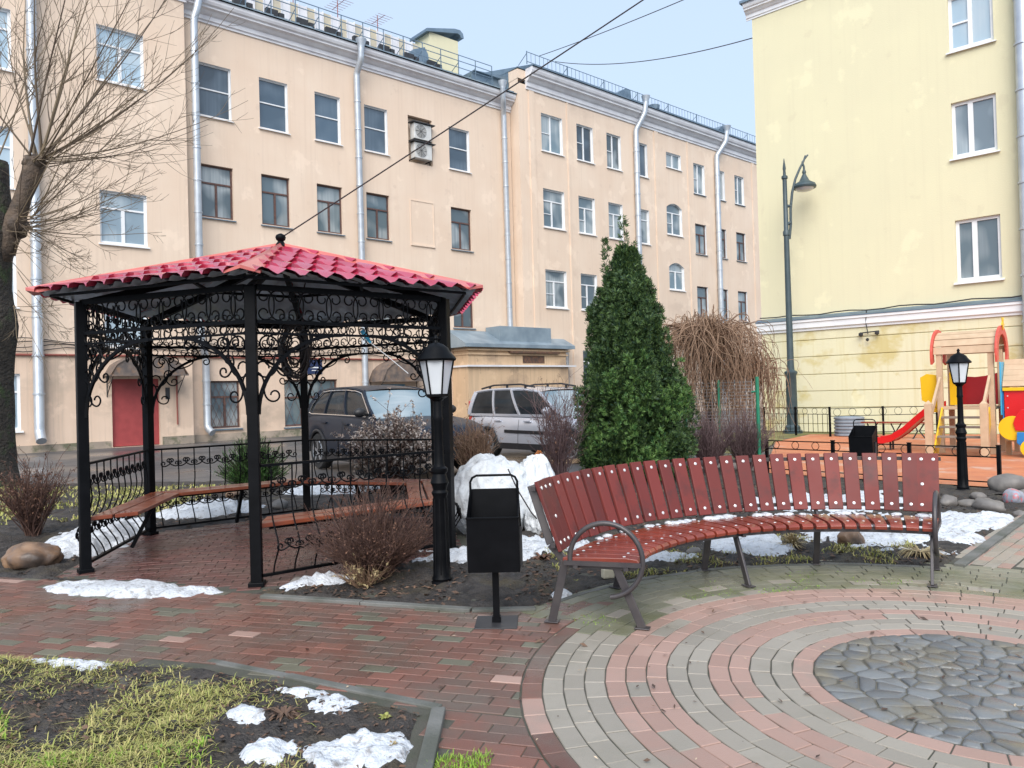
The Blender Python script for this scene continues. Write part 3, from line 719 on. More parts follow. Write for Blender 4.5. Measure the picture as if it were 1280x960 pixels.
# ------------------------------------------------------------ pavers: every brick is a block with its own tilt
PINK, GREY, RED, MOSS = 0, 1, 2, 3
PAVE = MB()
def paver_mat(nm, c1, c2, dirt, wet=(.35, .7), amt=(.5, .72)):
    m = M(nm, c1, c2, rough=wet[0] * .8, rough2=wet[1], scale=1.6, bump=.35, bscale=150, island=True, c3=dirt, s3=1.7, p3=amt, dist=.008)
    return m
PM = [paver_mat('pink_paver', (.385, .252, .208), (.32, .205, .168), (.28, .22, .185)), paver_mat('grey_paver', (.318, .288, .243), (.26, .235, .198), (.24, .22, .18)),
      paver_mat('red_paver', (.205, .092, .068), (.125, .062, .048), (.13, .10, .082), (.22, .6), (.42, .66)), paver_mat('mossy_paver', (.225, .22, .165), (.16, .16, .12), (.125, .13, .07), (.3, .6), (.44, .62)),
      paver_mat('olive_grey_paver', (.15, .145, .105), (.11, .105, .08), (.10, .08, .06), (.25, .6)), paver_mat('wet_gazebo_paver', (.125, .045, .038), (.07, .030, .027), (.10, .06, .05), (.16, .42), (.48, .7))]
def brick(poly, mi, h=.0, tilt=.004, z0=-.02, e=.003):
    q = inset(poly, .0032)
    if len(q) < 3: return
    q2 = inset(q, e)
    cx = sum(p[0] for p in q) / len(q); cy = sum(p[1] for p in q) / len(q)
    if len(q2) != len(q): q2 = [(p[0] + (cx - p[0]) * .1, p[1] + (cy - p[1]) * .1) for p in q]
    tx, ty, dz = RND.gauss(0, tilt) * 2.2, RND.gauss(0, tilt) * 2.2, RND.gauss(0, .0013) + h
    Z = lambda p, o: dz + o + (p[0] - cx) * tx * .5 + (p[1] - cy) * ty * .5
    n = len(q)
    vs = [(p[0], p[1], z0) for p in q] + [(p[0], p[1], Z(p, .024 - .0035)) for p in q] + [(p[0], p[1], Z(p, .024)) for p in q2]
    fs = [(i, (i + 1) % n, n + (i + 1) % n, n + i) for i in range(n)] + [(n + i, n + (i + 1) % n, 2 * n + (i + 1) % n, 2 * n + i) for i in range(n)] + [tuple(range(2 * n, 3 * n))]
    PAVE.add(vs, fs, mi)

seq = 'PGGPPGGPPPGGGRGGGGG'
r0 = .825; dr = .1125
for k, ch in enumerate(seq):
    a_, b_ = r0 + k * dr, r0 + (k + 1) * dr
    n = max(12, round(2 * pi * (a_ + b_) / 2 / .205)); off = RND.random()
    for i in range(n):
        t0 = 2 * pi * (i + off) / n; t1 = 2 * pi * (i + 1 + off) / n; tm = math.degrees((t0 + t1) / 2) % 360
        if k > 13 and not (28 < tm < 148): continue
        mi = {'P': PINK, 'G': GREY, 'R': RED}[ch]
        if k >= 10 and 40 < tm < 150: mi = MOSS if RND.random() < .7 or k > 12 else GREY
        if k == 13 and mi == RED and RND.random() < .4: mi = PINK if RND.random() < .5 else GREY
        if ch == 'P' and RND.random() < .04: mi = GREY
        brick([(CX + b_ * cos(t0), CY + b_ * sin(t0)), (CX + b_ * cos(t1), CY + b_ * sin(t1)), (CX + a_ * cos(t1), CY + a_ * sin(t1)), (CX + a_ * cos(t0), CY + a_ * sin(t0))], mi)

def lay(region, ang, rout, pick, keep=None, bw=.2, bh=.1):
    c, s = cos(ang), sin(ang)
    R_ = [(x * c + y * s, -x * s + y * c) for x, y in region]
    u0, u1 = min(p[0] for p in R_), max(p[0] for p in R_); v0, v1 = min(p[1] for p in R_), max(p[1] for p in R_)
    for j in range(int(v0 / bh) - 1, int(v1 / bh) + 2):
        sh = (j % 2) * bw / 2 + RND.gauss(0, .008); wob = RND.gauss(0, .004)
        for i in range(int(u0 / bw) - 2, int(u1 / bw) + 2):
            P = [(i * bw + sh, j * bh + wob), (i * bw + sh + bw, j * bh + wob), (i * bw + sh + bw, j * bh + bh + wob), (i * bw + sh, j * bh + bh + wob)]
            P = [(u * c - v * s, u * s + v * c) for u, v in P]
            mx = sum(p[0] for p in P) / 4; my = sum(p[1] for p in P) / 4
            if sdist(region, mx, my) < -.04: continue
            if keep and not keep(mx, my): continue
            d = hypot(mx - CX, my - CY)
            if d < rout - .13: continue
            if d < rout + .16:
                nx, ny = -(mx - CX) / d, -(my - CY) / d; P = clip(P, nx, ny, nx * (CX - nx * rout) + ny * (CY - ny * rout))
                if len(P) < 3: continue
            brick(P, pick(mx, my))
ROUT = r0 + 14 * dr + .002
def pickred(x, y):
    q = RND.random()
    return 4 if q < .11 else PINK if q < .13 else RED
lay([(-9, 5.9), (-9, 8.9), (-4.4, 7.1), (-2.0, 6.22), (-.3, 5.66), (.4, 5.75), (1.2, 5.6), (.9, 3.0), (.5, 2.2), (-.38, 2.2), (-.38, 3.9), (-1.3, 4.42), (-1.9, 4.72), (-3.2, 4.92), (-5.2, 5.3)], radians(-17), ROUT, pickred, lambda x, y: True)
lay([(3.2, 5.7), (3.74, 6.62), (5.84, 8.88), (7.4, 10.6), (9.6, 10.2), (9.5, 2), (4.6, 1.8)], radians(46), r0 + 14 * dr + .002, lambda x, y: PINK if RND.random() < .35 else GREY, lambda x, y: not (hypot(x - CX, y - CY) < r0 + 19 * dr + .05 and 27 < math.degrees(atan2(y - CY, x - CX)) < 149))
HEXF = [(GZ[0] + 2.1 * cos(GZA + k * pi / 3), GZ[1] + 2.1 * sin(GZA + k * pi / 3)) for k in range(6)]
def keepf(x, y): return sdist(BED, x, y) > -.02 or True
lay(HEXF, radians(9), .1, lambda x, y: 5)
tag(PAVE.build('brick_paving', PM, smooth=None), kind='structure')
m = MB()
m.add([(-9, 1, 0), (9.6, 1, 0), (9.6, 10.4, 0), (-9, 9.2, 0)], [(0, 1, 2, 3)])
mb = m.build('paving_joints', K['mortar']); mb.location.z = .0178; tag(mb, kind='structure')

# irregular setts in the middle of the plaza
SET = MB(); pts = []
while len(pts) < 165:
    a = RND.random() * 2 * pi; r = .815 * sqrt(RND.random()); p = (r * cos(a), r * sin(a))
    if all(hypot(p[0] - q[0], p[1] - q[1]) > .072 for q in pts) or RND.random() < .004: pts.append(p)
ring = [(.82 * cos(2 * pi * i / 36), .82 * sin(2 * pi * i / 36)) for i in range(36)]
for i, p in enumerate(pts):
    c = [(p[0] - .2, p[1] - .2), (p[0] + .2, p[1] - .2), (p[0] + .2, p[1] + .2), (p[0] - .2, p[1] + .2)]
    for j, q in enumerate(pts):
        if i == j: continue
        dx, dy = q[0] - p[0], q[1] - p[1]; L = hypot(dx, dy)
        if L < .35: c = clip(c, dx / L, dy / L, ((p[0] + q[0]) / 2 * dx + (p[1] + q[1]) / 2 * dy) / L)
    for k in range(36):
        a = 2 * pi * k / 36; c = clip(c, cos(a), sin(a), .82)
    if len(c) < 3: continue
    # distort corners a little
    c = inset(c, .002 + RND.random() * .005)
    if len(c) > 2: c = [q for a, b in zip(c, c[1:] + c[:1]) for q in ((a[0] * .88 + b[0] * .12, a[1] * .88 + b[1] * .12), (a[0] * .12 + b[0] * .88, a[1] * .12 + b[1] * .88))]
    c2 = []
    if len(c) < 3: continue
    if len(c2) != len(c):
        gx = sum(q[0] for q in c) / len(c); gy = sum(q[1] for q in c) / len(c); c2 = [(q[0] + (gx - q[0]) * .16, q[1] + (gy - q[1]) * .16) for q in c]
    n = len(c); tx, ty = RND.gauss(0, .022), RND.gauss(0, .022); dz = RND.gauss(.0295, .0022)
    Z = lambda q, o: dz + o + (q[0] - p[0]) * tx + (q[1] - p[1]) * ty
    SET.add([(CX + q[0], CY + q[1], -.01) for q in c] + [(CX + q[0], CY + q[1], Z(q, -.007)) for q in c] + [(CX + q[0], CY + q[1], Z(q, 0)) for q in c2],
            [(i_, (i_ + 1) % n, n + (i_ + 1) % n, n + i_) for i_ in range(n)] + [(n + i_, n + (i_ + 1) % n, 2 * n + (i_ + 1) % n, 2 * n + i_) for i_ in range(n)] + [tuple(range(2 * n, 3 * n))])
tag(SET.build('stone_setts', paver_mat('blue_grey_setts', (.175, .185, .19), (.105, .112, .118), (.16, .145, .11), (.22, .55), (.5, .62)), smooth=60), kind='structure')
m = MB(); m.lathe([(.82, -.012), (.82, .0195), (.0, .0198)], (CX, CY, 0), 36)
tag(m.build('sett_joints', M('gritty_joint', (.15, .138, .11), (.085, .082, .066), 5, .85, bump=.8, bscale=60)), kind='structure')

# kerbs
def kerb(pts, w=.07, z=.045, nm='kerb'):
    m = MB()
    for a, b in zip(pts[:-1], pts[1:]):
        L = hypot(b[0] - a[0], b[1] - a[1]); n = max(1, round(L / .9))
        for k in range(n):
            q0 = (a[0] + (b[0] - a[0]) * k / n, a[1] + (b[1] - a[1]) * k / n); q1 = (a[0] + (b[0] - a[0]) * (k + 1) / n, a[1] + (b[1] - a[1]) * (k + 1) / n)
            dz = RND.gauss(0, .003); ex = (q1[0] - q0[0]) / (L / n) * .003, (q1[1] - q0[1]) / (L / n) * .003
            m.beam((q0[0] + ex[0], q0[1] + ex[1], z / 2 - .04 + dz), (q1[0] - ex[0], q1[1] - ex[1], z / 2 - .04 + dz), w, z + .08, up=(0, 0, 1))
    tag(m.build(nm, K['kerb'], bevel=.006), kind='structure')
kerb([(-2.05, 6.17), (-.34, 5.61), (.13, 5.60)])
kerb([(CX + 2.77 * cos(radians(a)), CY + 2.77 * sin(radians(a))) for a in range(140, 62, -8)], .05, .03)
kerb([(3.76, 6.55), (5.86, 8.81), (7.4, 10.5)], .09)
kerb([(-.41, 1.5), (-.41, 3.84)], .07, .055)
kerb([(-.41, 3.9), (-1.33, 4.41), (-1.9, 4.71)], .06, .03)
# gazebo plinth edge between wet floor and path
# playground ground
m = MB(); pg = [(4.6, 14.2), (7.3, 11.25), (11.5, 7.2), (22, 10), (20, 19.5), (9.6, 24.9), (7.5, 22)]
m.add([(x, y, .006) for x, y in pg], [tuple(range(len(pg)))]); tag(m.build('playground_surface', K['rubber']), kind='structure')
m = MB(); gs = [(7.5, 22), (9.6, 24.9), (20, 19.5), (22, 20), (9.2, 28.2), (4, 24), (4.5, 16.5), (5.5, 17.5)]
m.add([(x, y, .010) for x, y in gs], [tuple(range(len(gs)))]); tag(m.build('grass_verge', M('thin_grass_ground', (.15, .16, .045), (.24, .22, .08), 1.2, .85, bump=.6, bscale=50, c3=(.09, .07, .05), s3=1.5, p3=(.5, .65))), kind='structure')

# ------------------------------------------------------------ snow
def snow(label, cx, cy, rx, ry, rot, th=.06, hf=bedh, st=.03, thr=.0, seed=0, rough=.75, fl=None):
    rx *= 1.15; ry *= 1.12; c, s = cos(rot), sin(rot); R_ = max(rx, ry) * 1.35; n = int(2 * R_ / st); fr = min(8, max(2.2, .5 / min(rx, ry)))
    v = {}; f = []
    def H(x, y):
        dx, dy = x - cx, y - cy; u = (dx * c + dy * s) / rx; w = (-dx * s + dy * c) / ry
        k = 1 - (u * u + w * w) + rough * fbm(x * fr + seed, y * fr, seed) + .45 * fbm(x * fr * 3, y * fr * 3 + seed, seed)
        return k - thr
    vid = {}; V = []
    grid = [[H(cx - R_ + i * st, cy - R_ + j * st) for i in range(n + 1)] for j in range(n + 1)]
    def vert(i, j):
        if (i, j) not in vid:
            x = cx - R_ + i * st; y = cy - R_ + j * st; k = grid[j][i]
            base = max(hf(x, y), -.02 if fl is None else fl)
            z = base - .015 + (th * .75 + .015) * min(1, max(0, k * .95 + .14)) ** .75 + (.010 * fbm(x * 11, y * 11, 2.2) + .006 * fbm(x * 30, y * 30, 1.2)) * min(1, max(0, k * 4))
            vid[(i, j)] = len(V); V.append((x, y, z))
        return vid[(i, j)]
    for j in range(n):
        for i in range(n):
            if max(grid[j][i], grid[j][i + 1], grid[j + 1][i], grid[j + 1][i + 1]) > -.12:
                f.append((vert(i, j), vert(i + 1, j), vert(i + 1, j + 1), vert(i, j + 1)))
    mb = MB(); mb.v = V; mb.f = f; mb.m = [0] * len(f)
    if not f: return
    o = mb.build('snow_patch', K['snow'], smooth=180)
    return tag(o, label, 'snow', 'patches of melting snow')
G0 = lambda x, y: .015
def sp(label, pxl, pxr, pyc, dep, th=.06, hf=bedh, seed=0, **k):
    a = gp(pxl, pyc[0]); b = gp(pxr, pyc[1]); cx, cy = (a[0] + b[0]) / 2, (a[1] + b[1]) / 2
    L = hypot(b[0] - a[0], b[1] - a[1]) / 2
    return snow(label, cx, cy, L, dep, atan2(b[1] - a[1], b[0] - a[0]), th, hf, seed=seed, **k)
sp('long thin snow ridge lying across the gazebo entrance beside the red path', 78, 250, (737, 744), .22, .09, G0, 1.3, rough=.45)
sp('snow bank under the left railing of the gazebo beside the big brown boulder', 85, 160, (700, 660), .42, .16, bedh, 2.1, rough=.4)
sp('snow bank behind the rear left railing of the gazebo', 205, 318, (652, 640), .50, .17, bedh, 3.7, rough=.4, st=.04)
sp('snow strip behind the gazebo in front of the dark car', 370, 470, (622, 612), .6, .17, bedh, 4.2, rough=.5, st=.05)
sp('snow field on the soil behind the black litter bin up to the bench', 568, 742, (703, 690), .45, .07, bedh, 5.5, rough=.9)
sp('small wet snow scrap on soil between the litter bin and the bench leg', 690, 722, (752, 748), .09, .035, bedh, 6.3)
sp('snow patch under the left half of the red bench', 800, 862, (707, 700), .16, .06, bedh, 7.9)
sp('snow patch under the middle of the red bench beside its leg pair', 885, 985, (682, 692), .42, .06, bedh, 8.4, rough=1.0)
sp('large snow field behind the right half of the red bench', 1012, 1215, (680, 665), .72, .07, bedh, 9.6, rough=1.15)
sp('snow at the edge of the bed below the garden stones on the right', 1180, 1262, (660, 650), .38, .05, bedh, 10.2, rough=1.2)
sp('snow strip far behind the bench slats by the low fence', 960, 1140, (640, 628), .6, .06, bedh, 11.7, rough=1.2, st=.05)
sp('ragged snow strip between the lawn and the red path', 18, 175, (826, 841), .12, .03, lawnh, 12.4, rough=.8, st=.02)
sp('crusty snow patch on dark soil at the lawn end beside the path', 340, 425, (868, 890), .13, .03, lawnh, 13.8, rough=1.15, st=.02)
sp('short snow scrap where the lawn grass meets the path', 325, 362, (846, 853), .05, .025, lawnh, 14.4, rough=.6, st=.02)
sp('small grey snow scrap on soil beside the straw tuft', 290, 322, (905, 913), .06, .025, lawnh, 15.1, rough=1.0, st=.02)
sp('snow heap cut by the lower photo edge on dark soil', 312, 365, (952, 958), .09, .03, lawnh, 16.6, rough=1.0, st=.02)
sp('snow patch on dark soil nearest the kerb corner', 400, 535, (952, 940), .15, .035, lawnh, 17.2, rough=1.3, st=.02)
sp('snow lump under the twiggy shrub behind the garden lamp', 510, 560, (692, 690), .16, .06, bedh, 18.5, rough=.8)
sp('snow scrap beside the grey stone at the front gazebo post', 352, 440, (742, 728), .12, .05, bedh, 19.9, rough=.9)

# ------------------------------------------------------------ grass, litter
def blades(name, mat, n, region, hf, L=(.05, .12), flat=.5, dens=None, w=.004, kind='stuff', par=None):
    xs = [p[0] for p in region]; ys = [p[1] for p in region]; mb = MB(); k = 0; t = 0
    while k < n and t < n * 40:
        t += 1
        x = RND.uniform(min(xs), max(xs)); y = RND.uniform(min(ys), max(ys))
        if sdist(region, x, y) < .02: continue
        if dens and RND.random() > dens(x, y): continue
        z = hf(x, y); a = RND.uniform(0, 2 * pi); l = RND.uniform(*L); e = flat * RND.uniform(.4, 1.3)
        d = Vector((cos(a), sin(a), 0)); q = Vector((-sin(a), cos(a), 0)) * w * RND.uniform(.6, 1.4)
        p0 = Vector((x, y, z - .004)); p1 = p0 + d * l * .5 * e + Vector((0, 0, l * .55 * (1.25 - e * .8))); p2 = p0 + d * l * e + Vector((0, 0, l * max(.05, .85 - e * .75) + .006))
        mb.add([p0 - q, p0 + q, p1 + q * .8, p1 - q * .8, p2], [(0, 1, 2, 3), (3, 2, 4)]); k += 1
    o = mb.build(name, mat, par)
    if kind: tag(o, kind=kind)
    return o
def gdens(x, y):
    v = fbm(x * 1.6, y * 1.6, 4.4); edge = sst(-1.05, -1.6, x + .25 * fbm(x * 2, y * 2, 1) - (y - 4.0) * -.35)
    return max(0, min(1, (.55 + v * 1.3))) * edge
blades('dead_grass', K['grass'], 60000, [(-5, 5.2), (-3.25, 4.84), (-1.9, 4.64), (-1.35, 4.34), (-.9, 4.0), (-.9, 2.6), (-5, 2.6)], lawnh, (.025, .085), 1.2, gdens, .0024)
blades('fresh_grass', K['freshgrass'], 4500, [(-5, 5.2), (-3.25, 4.84), (-1.35, 4.34), (-.9, 2.6), (-5, 2.6)], lawnh, (.02, .055), .7, lambda x, y: max(0, fbm(x * 1.5, y * 1.5, 8.8) * 3 - .55) * gdens(x, y), .0035)
tx, ty = gp(575, 957)
blades('fresh_grass', K['freshgrass'], 700, [(tx - .16, ty - .25), (tx + .16, ty - .25), (tx + .15, ty + .05), (tx - .15, ty + .05)], lambda x, y: .015, (.03, .075), .6, None, .0025)
blades('dead_grass', K['grass'], 9000, [(-14, 15), (-5, 14.0), (-4.9, 10.5), (-9, 9.2), (-14, 11)], bedh, (.05, .12), .7, lambda x, y: max(0, .5 + fbm(x, y, 2) * 1.5), .009)
blades('dead_grass', K['grass'], 4500, [(.4, 6.2), (1.9, 6.75), (3.3, 6.65), (4.5, 8.2), (2, 8.6), (.2, 7.6)], bedh, (.03, .08), .8, lambda x, y: max(0, fbm(x * 2.4, y * 2.4, 5) * 2.5 - .1), .004)
blades('moss_tufts', K['freshgrass'], 1600, [(.3, 5.3), (1.5, 6.6), (3.4, 6.5), (3.5, 6.1), (1.2, 5.7), (.7, 5.0)], lambda x, y: .012, (.015, .035), .6, lambda x, y: max(0, fbm(x * 3, y * 3, 6.5) * 4 - .9), .004)
def leaves(name, mat, n, region, hf, s=(.012, .035), dens=None):
    xs = [p[0] for p in region]; ys = [p[1] for p in region]; mb = MB(); k = 0; t = 0
    while k < n and t < n * 30:
        t += 1
        x = RND.uniform(min(xs), max(xs)); y = RND.uniform(min(ys), max(ys))
        if sdist(region, x, y) < 0: continue
        if dens and RND.random() > dens(x, y): continue
        a = RND.uniform(0, 6.28); l = RND.uniform(*s); w = l * RND.uniform(.25, .6); z = hf(x, y) + .004
        d = Vector((cos(a), sin(a), RND.uniform(-.2, .5))); q = Vector((-sin(a), cos(a), RND.uniform(-.4, .4)))
        p = Vector((x, y, z + .003))
        mb.add([p - d * l, p + q * w, p + d * l, p - q * w + Vector((0, 0, .004))], [(0, 1, 2, 3)]); k += 1
    return tag(mb.build(name, mat), kind='stuff')
leaves('leaf_litter', K['litter'], 9000, [(-4.6, 7.0), (-.3, 5.66), (.3, 5.7), (1.0, 6.4), (3.7, 6.6), (6.5, 9.8), (4, 12), (-6, 11)], bedh, (.01, .035), lambda x, y: .4 + fbm(x * 2, y * 2) * 1.4)
leaves('leaf_litter', K['litter'], 5000, [(-4.6, 5.1), (-1.35, 4.3), (-.45, 3.85), (-.45, 2.8), (-4.6, 2.8)], lawnh, (.005, .022))
leaves('scattered_scraps', K['pale'], 70, [(-1.4, 4.7), (-2, 5.8), (0, 5.5), (3.6, 6.2), (4.2, 3), (0, 3)], lambda x, y: .03, (.006, .018))
leaves('scattered_twigs', K['litter'], 120, [(-4, 6.4), (0, 5.4), (1, 5.9), (3.6, 6.3), (4.2, 3), (0, 3), (-3, 5.2)], lambda x, y: .028, (.006, .03))
# ================================================================== GAZEBO
gz = empty('gazebo', (GZ[0], GZ[1], 0), 0, 'six sided black wrought iron gazebo with raspberry metal tile roof', 'gazebo')
GV = [(1.99 * cos(GZA + k * pi / 3), 1.99 * sin(GZA + k * pi / 3)) for k in range(6)]   # 0 front,1 right,2 right rear,3 rear,4 left rear,5 left front
ZE, ZA, RE = 2.62, 3.27, 2.40
for k, (x, y) in enumerate(GV):
    p = MB(); a = GZA + k * pi / 3; p.box((x, y, 1.29), (.092, .092, 2.58), a); p.box((x, y, .03), (.13, .13, .06), a)
    p.build('post', K['iron'], gz, bevel=.006)
def side(k):
    a = Vector((*GV[k], 0)); b = Vector((*GV[(k + 1) % 6], 0)); d = (b - a).normalized(); n = Vector((d.y, -d.x, 0))
    if n.dot(a + b) < 0: n = -n
    return a + d * .05, b - d * .05, d, n, (b - a).length - .1
def on(a, d, pts, off=Vector((0, 0, 0))): return [a + d * u + Vector((0, 0, z)) + off for u, z in pts]
# ring beam
p = MB()
for k in range(6):
    a, b, d, n, L = side(k); p.beam(a + Vector((0, 0, 2.575)), b + Vector((0, 0, 2.575)), .05, .05)
    p.beam(a + Vector((0, 0, 2.28)), b + Vector((0, 0, 2.28)), .03, .03)
p.build('ring_beam', K['iron'], gz)
C1 = scroll('C', 1, 0, 0, 0, 2.1, 44, .75); S1 = scroll('S', 1, 0, 0, 0, 2.1, 44, .75)
def place(tpl, size, rot, cx, cy, fl=False):
    c, s = cos(rot), sin(rot); q = [(a, -b if fl else b) for a, b in tpl]
    return [(cx + (a * c - b * s) * size, cy + (a * s + b * c) * size) for a, b in q]
for k in range(6):
    a, b, d, n, L = side(k); m = MB(); nn = 7; pitch = L / nn
    for i in range(nn):
        c = pitch * (i + .5)
        for sg in (-1, 1):
            m.tube(on(a, d, place(C1, .26, pi / 2, c + sg * .045, 2.43, sg > 0)), .0072, 5)
        m.tube(on(a, d, place(C1, .13, 0, c + pitch / 2 if i < nn - 1 else c, 2.315 if i < nn - 1 else 2.31)), .0062, 5)
    # row of small running scrolls hanging on the lower bar
    for i in range(9):
        c = L * (i + .5) / 9; m.tube(on(a, d, place(C1, .21, 0, c, 2.24, True)), .0062, 5)
    m.beam(a + Vector((0, 0, 2.18)), b + Vector((0, 0, 2.18)), .016, .02)
    m.build('frieze', K['iron'], gz)
    for e in (0, 1):
        o = a if e == 0 else b; dd = d if e == 0 else -d; m = MB()
        arc = [(.0 + .80 * (1 - cos(t * pi / 2)), 1.48 + .70 * sin(t * pi / 2)) for t in [i / 16 for i in range(17)]]
        pts = on(o, dd, arc)
        for q, r in zip(pts[:-1], pts[1:]): m.beam(q, r, .024, .03)
        br = m.build('arch_bracket', K['iron'], gz)
        m = MB()
        for tpl, sz, rot, cx, cy, fl in ((C1, .36, pi / 2 - .15, .10, 1.98, False), (C1, .30, .35, .36, 2.11, False), (S1, .26, pi / 2, .05, 1.72, True), (C1, .17, .2, .17, 2.13, True), (S1, .2, .1, .58, 2.165, False), (C1, .2, pi / 2 + .5, .21, 1.90, True)):
            m.tube(on(o, dd, place(tpl, sz, rot, cx, cy, fl)), .0085, 5)
        m.build('scroll_ornament', K['iron'], br)
# railings (open on the front left side)
def belly(z):
    t = (z - .1) / .93
    return .13 * math.exp(-((t - .28) / .16) ** 2) - .018 * math.exp(-((t - .66) / .12) ** 2)
for k in (4, 3, 2, 0, 1):
    a, b, d, n, L = side(k); m = MB()
    m.beam(a + Vector((0, 0, 1.04)), b + Vector((0, 0, 1.04)), .035, .022); m.beam(a + Vector((0, 0, .10)), b + Vector((0, 0, .10)), .035, .025)
    nb = 10
    for i in range(nb):
        u = L * (i + .5) / nb
        m.tube([a + d * u + n * belly(.1 + .93 * t / 18) + Vector((0, 0, .1 + .93 * t / 18)) for t in range(19)], .0075, 5)
    r = m.build('railing', K['iron'], gz)
    m = MB()
    for i in range(nb - 1):
        u = L * (i + 1) / nb
        for sg in (-1, 1):
            m.tube(on(a, d, place(C1, .125, pi * .5 + sg * 1.05, u + sg * .042, .87, sg > 0), n * belly(.87)), .0075, 5)
    m.build('scroll_row', K['iron'], r); m = MB()
    for i in range(nb - 1):
        u = L * (i + 1) / nb
        for sg in (-1, 1):
            m.tube(on(a, d, place(C1, .125, pi * .5 + sg * 1.05, u + sg * .042, .36, sg > 0), n * belly(.36)), .0075, 5)
    m.build('scroll_row', K['iron'], r)
# seats along four sides
for k in (4, 3, 2, 1, 0):
    a, b, d, n, L = side(k); m = MB(); z = .50
    for j, (o0, o1) in enumerate(((-.03, -.20), (-.22, -.40))):
        t0 = abs(o0) * .5774; t1 = abs(o1) * .5774
        poly = [a + d * (t0 - .03) + n * o0, b - d * (t0 - .03) + n * o0, b - d * (t1 - .03) + n * o1, a + d * (t1 - .03) + n * o1]
        m.add([p + Vector((0, 0, z)) for p in poly] + [p + Vector((0, 0, z + .038)) for p in poly], [(0, 1, 2, 3), (7, 6, 5, 4), (0, 4, 5, 1), (1, 5, 6, 2), (2, 6, 7, 3), (3, 7, 4, 0)])
    s = m.build('bench_seat', K['gazwood'], gz, bevel=.006, recalc=True)
    m = MB()
    for u in (L * .5,): m.beam(a + d * u + n * -.33 + Vector((0, 0, .5)), a + d * u + n * -.10 + Vector((0, 0, .06)), .035, .035)
    for o_ in (-.08, -.32): m.beam(a + d * .1 + n * o_ + Vector((0, 0, .487)), b - d * .1 + n * o_ + Vector((0, 0, .487)), .03, .022)
    m.build('seat_support', K['iron'], s)
# roof
EV = [(RE * cos(GZA + k * pi / 3), RE * sin(GZA + k * pi / 3)) for k in range(6)]
und = MB(); rng = MB(); raf = MB()
for k in range(6):
    a = Vector((*EV[k], ZE)); b = Vector((*EV[(k + 1) % 6], ZE)); ap = Vector((0, 0, ZA)); mid = (a + b) / 2
    d = (b - a).normalized(); up = (ap - mid); SL = up.length; up.normalize(); nrm = d.cross(up).normalized()
    if nrm.z < 0: nrm = -nrm
    hw = (b - a).length / 2; m = MB(); NC = 72; rows = []; steps = 5
    for j in range(steps):
        for q in (0, .33, .66, 1.0): rows.append((j + q) / steps)
    V = []; U = []
    for ri, t in enumerate(rows):
        w = hw * (1 - t) * 1.0; stp = (ri % 4) / 3.0
        for c in range(NC + 1):
            s = -hw + 2 * hw * c / NC; sc = max(-w, min(w, s))
            ph = (s / .215) % 1.0
            wave = .028 * (sin(2 * pi * ph) * .8 + .35 * sin(4 * pi * ph + .6))
            zz = wave + .034 * (1 - stp) - .004
            if ri == 0: zz += 0
            V.append(mid + d * sc + up * (t * SL - (.03 * cos(2 * pi * ph) if stp == 0 else 0)) + nrm * (zz + .025)); U.append(mid + d * sc * .985 + up * (max(.025, t) * SL) + nrm * (wave * .9 + .004 + (.02 if ri == 0 else 0)))
    F = []
    for i in range(len(rows) - 1):
        for c in range(NC):
            w = hw * (1 - rows[i]); s0 = -hw + 2 * hw * c / NC; s1 = s0 + 2 * hw / NC
            if s1 <= -w or s0 >= w: continue
            q = i * (NC + 1) + c; F.append((q, q + 1, q + NC + 2, q + NC + 1))
    m.add(V, F); pn = m.build('roof_panel', K['rooftile'], gz, smooth=35)
    und.add(U, F)
    # eave lip
    lip = MB()
    ridge = MB(); e0 = a + (a - ap).normalized() * .03
    for sg in (-1, 1):
        side_d = (d if sg > 0 else -(a - Vector((*EV[(k - 1) % 6], ZE))).normalized())
        wv = side_d * .165
        up2 = Vector((0, 0, .052))
        ridge.add([e0 + up2 + Vector((0, 0, .028)), ap + up2 + Vector((0, 0, .028)), ap + wv * .25 + up2 - Vector((0, 0, .01)), e0 + wv + up2 - Vector((0, 0, .008)),
                   e0 + up2, ap + up2, ap + wv * .25 + up2 - Vector((0, 0, .03)), e0 + wv + up2 - Vector((0, 0, .03))], [(0, 1, 2, 3), (7, 6, 5, 4), (0, 3, 7, 4), (3, 2, 6, 7)])
    ridge.build('ridge_cap', K['ridge'], gz, recalc=True)
    raf.beam(Vector((*GV[k], 2.56)), Vector((0, 0, ZA - .1)), .05, .07)
    c0 = Vector((*GV[k], 0)) * .5; c1 = Vector((*GV[(k + 1) % 6], 0)) * .5
    raf.beam(c0 + Vector((0, 0, 2.87)), c1 + Vector((0, 0, 2.87)), .03, .03)
    e_ = .93; raf.beam(Vector((EV[k][0] * e_, EV[k][1] * e_, ZE + .005)), Vector((EV[(k + 1) % 6][0] * e_, EV[(k + 1) % 6][1] * e_, ZE + .005)), .02, .025)
und.build('roof_underside', K['soffit'], gz, smooth=60)
raf.build('rafter_frame', K['iron'], gz)
m = MB(); m.lathe([(.08, -.02), (.04, .03), (.03, .045), (.05, .06), (.058, .09), (.045, .115), (.015, .13)], (0, 0, ZA + .05), 14); m.build('finial', K['iron'], gz, smooth=60)
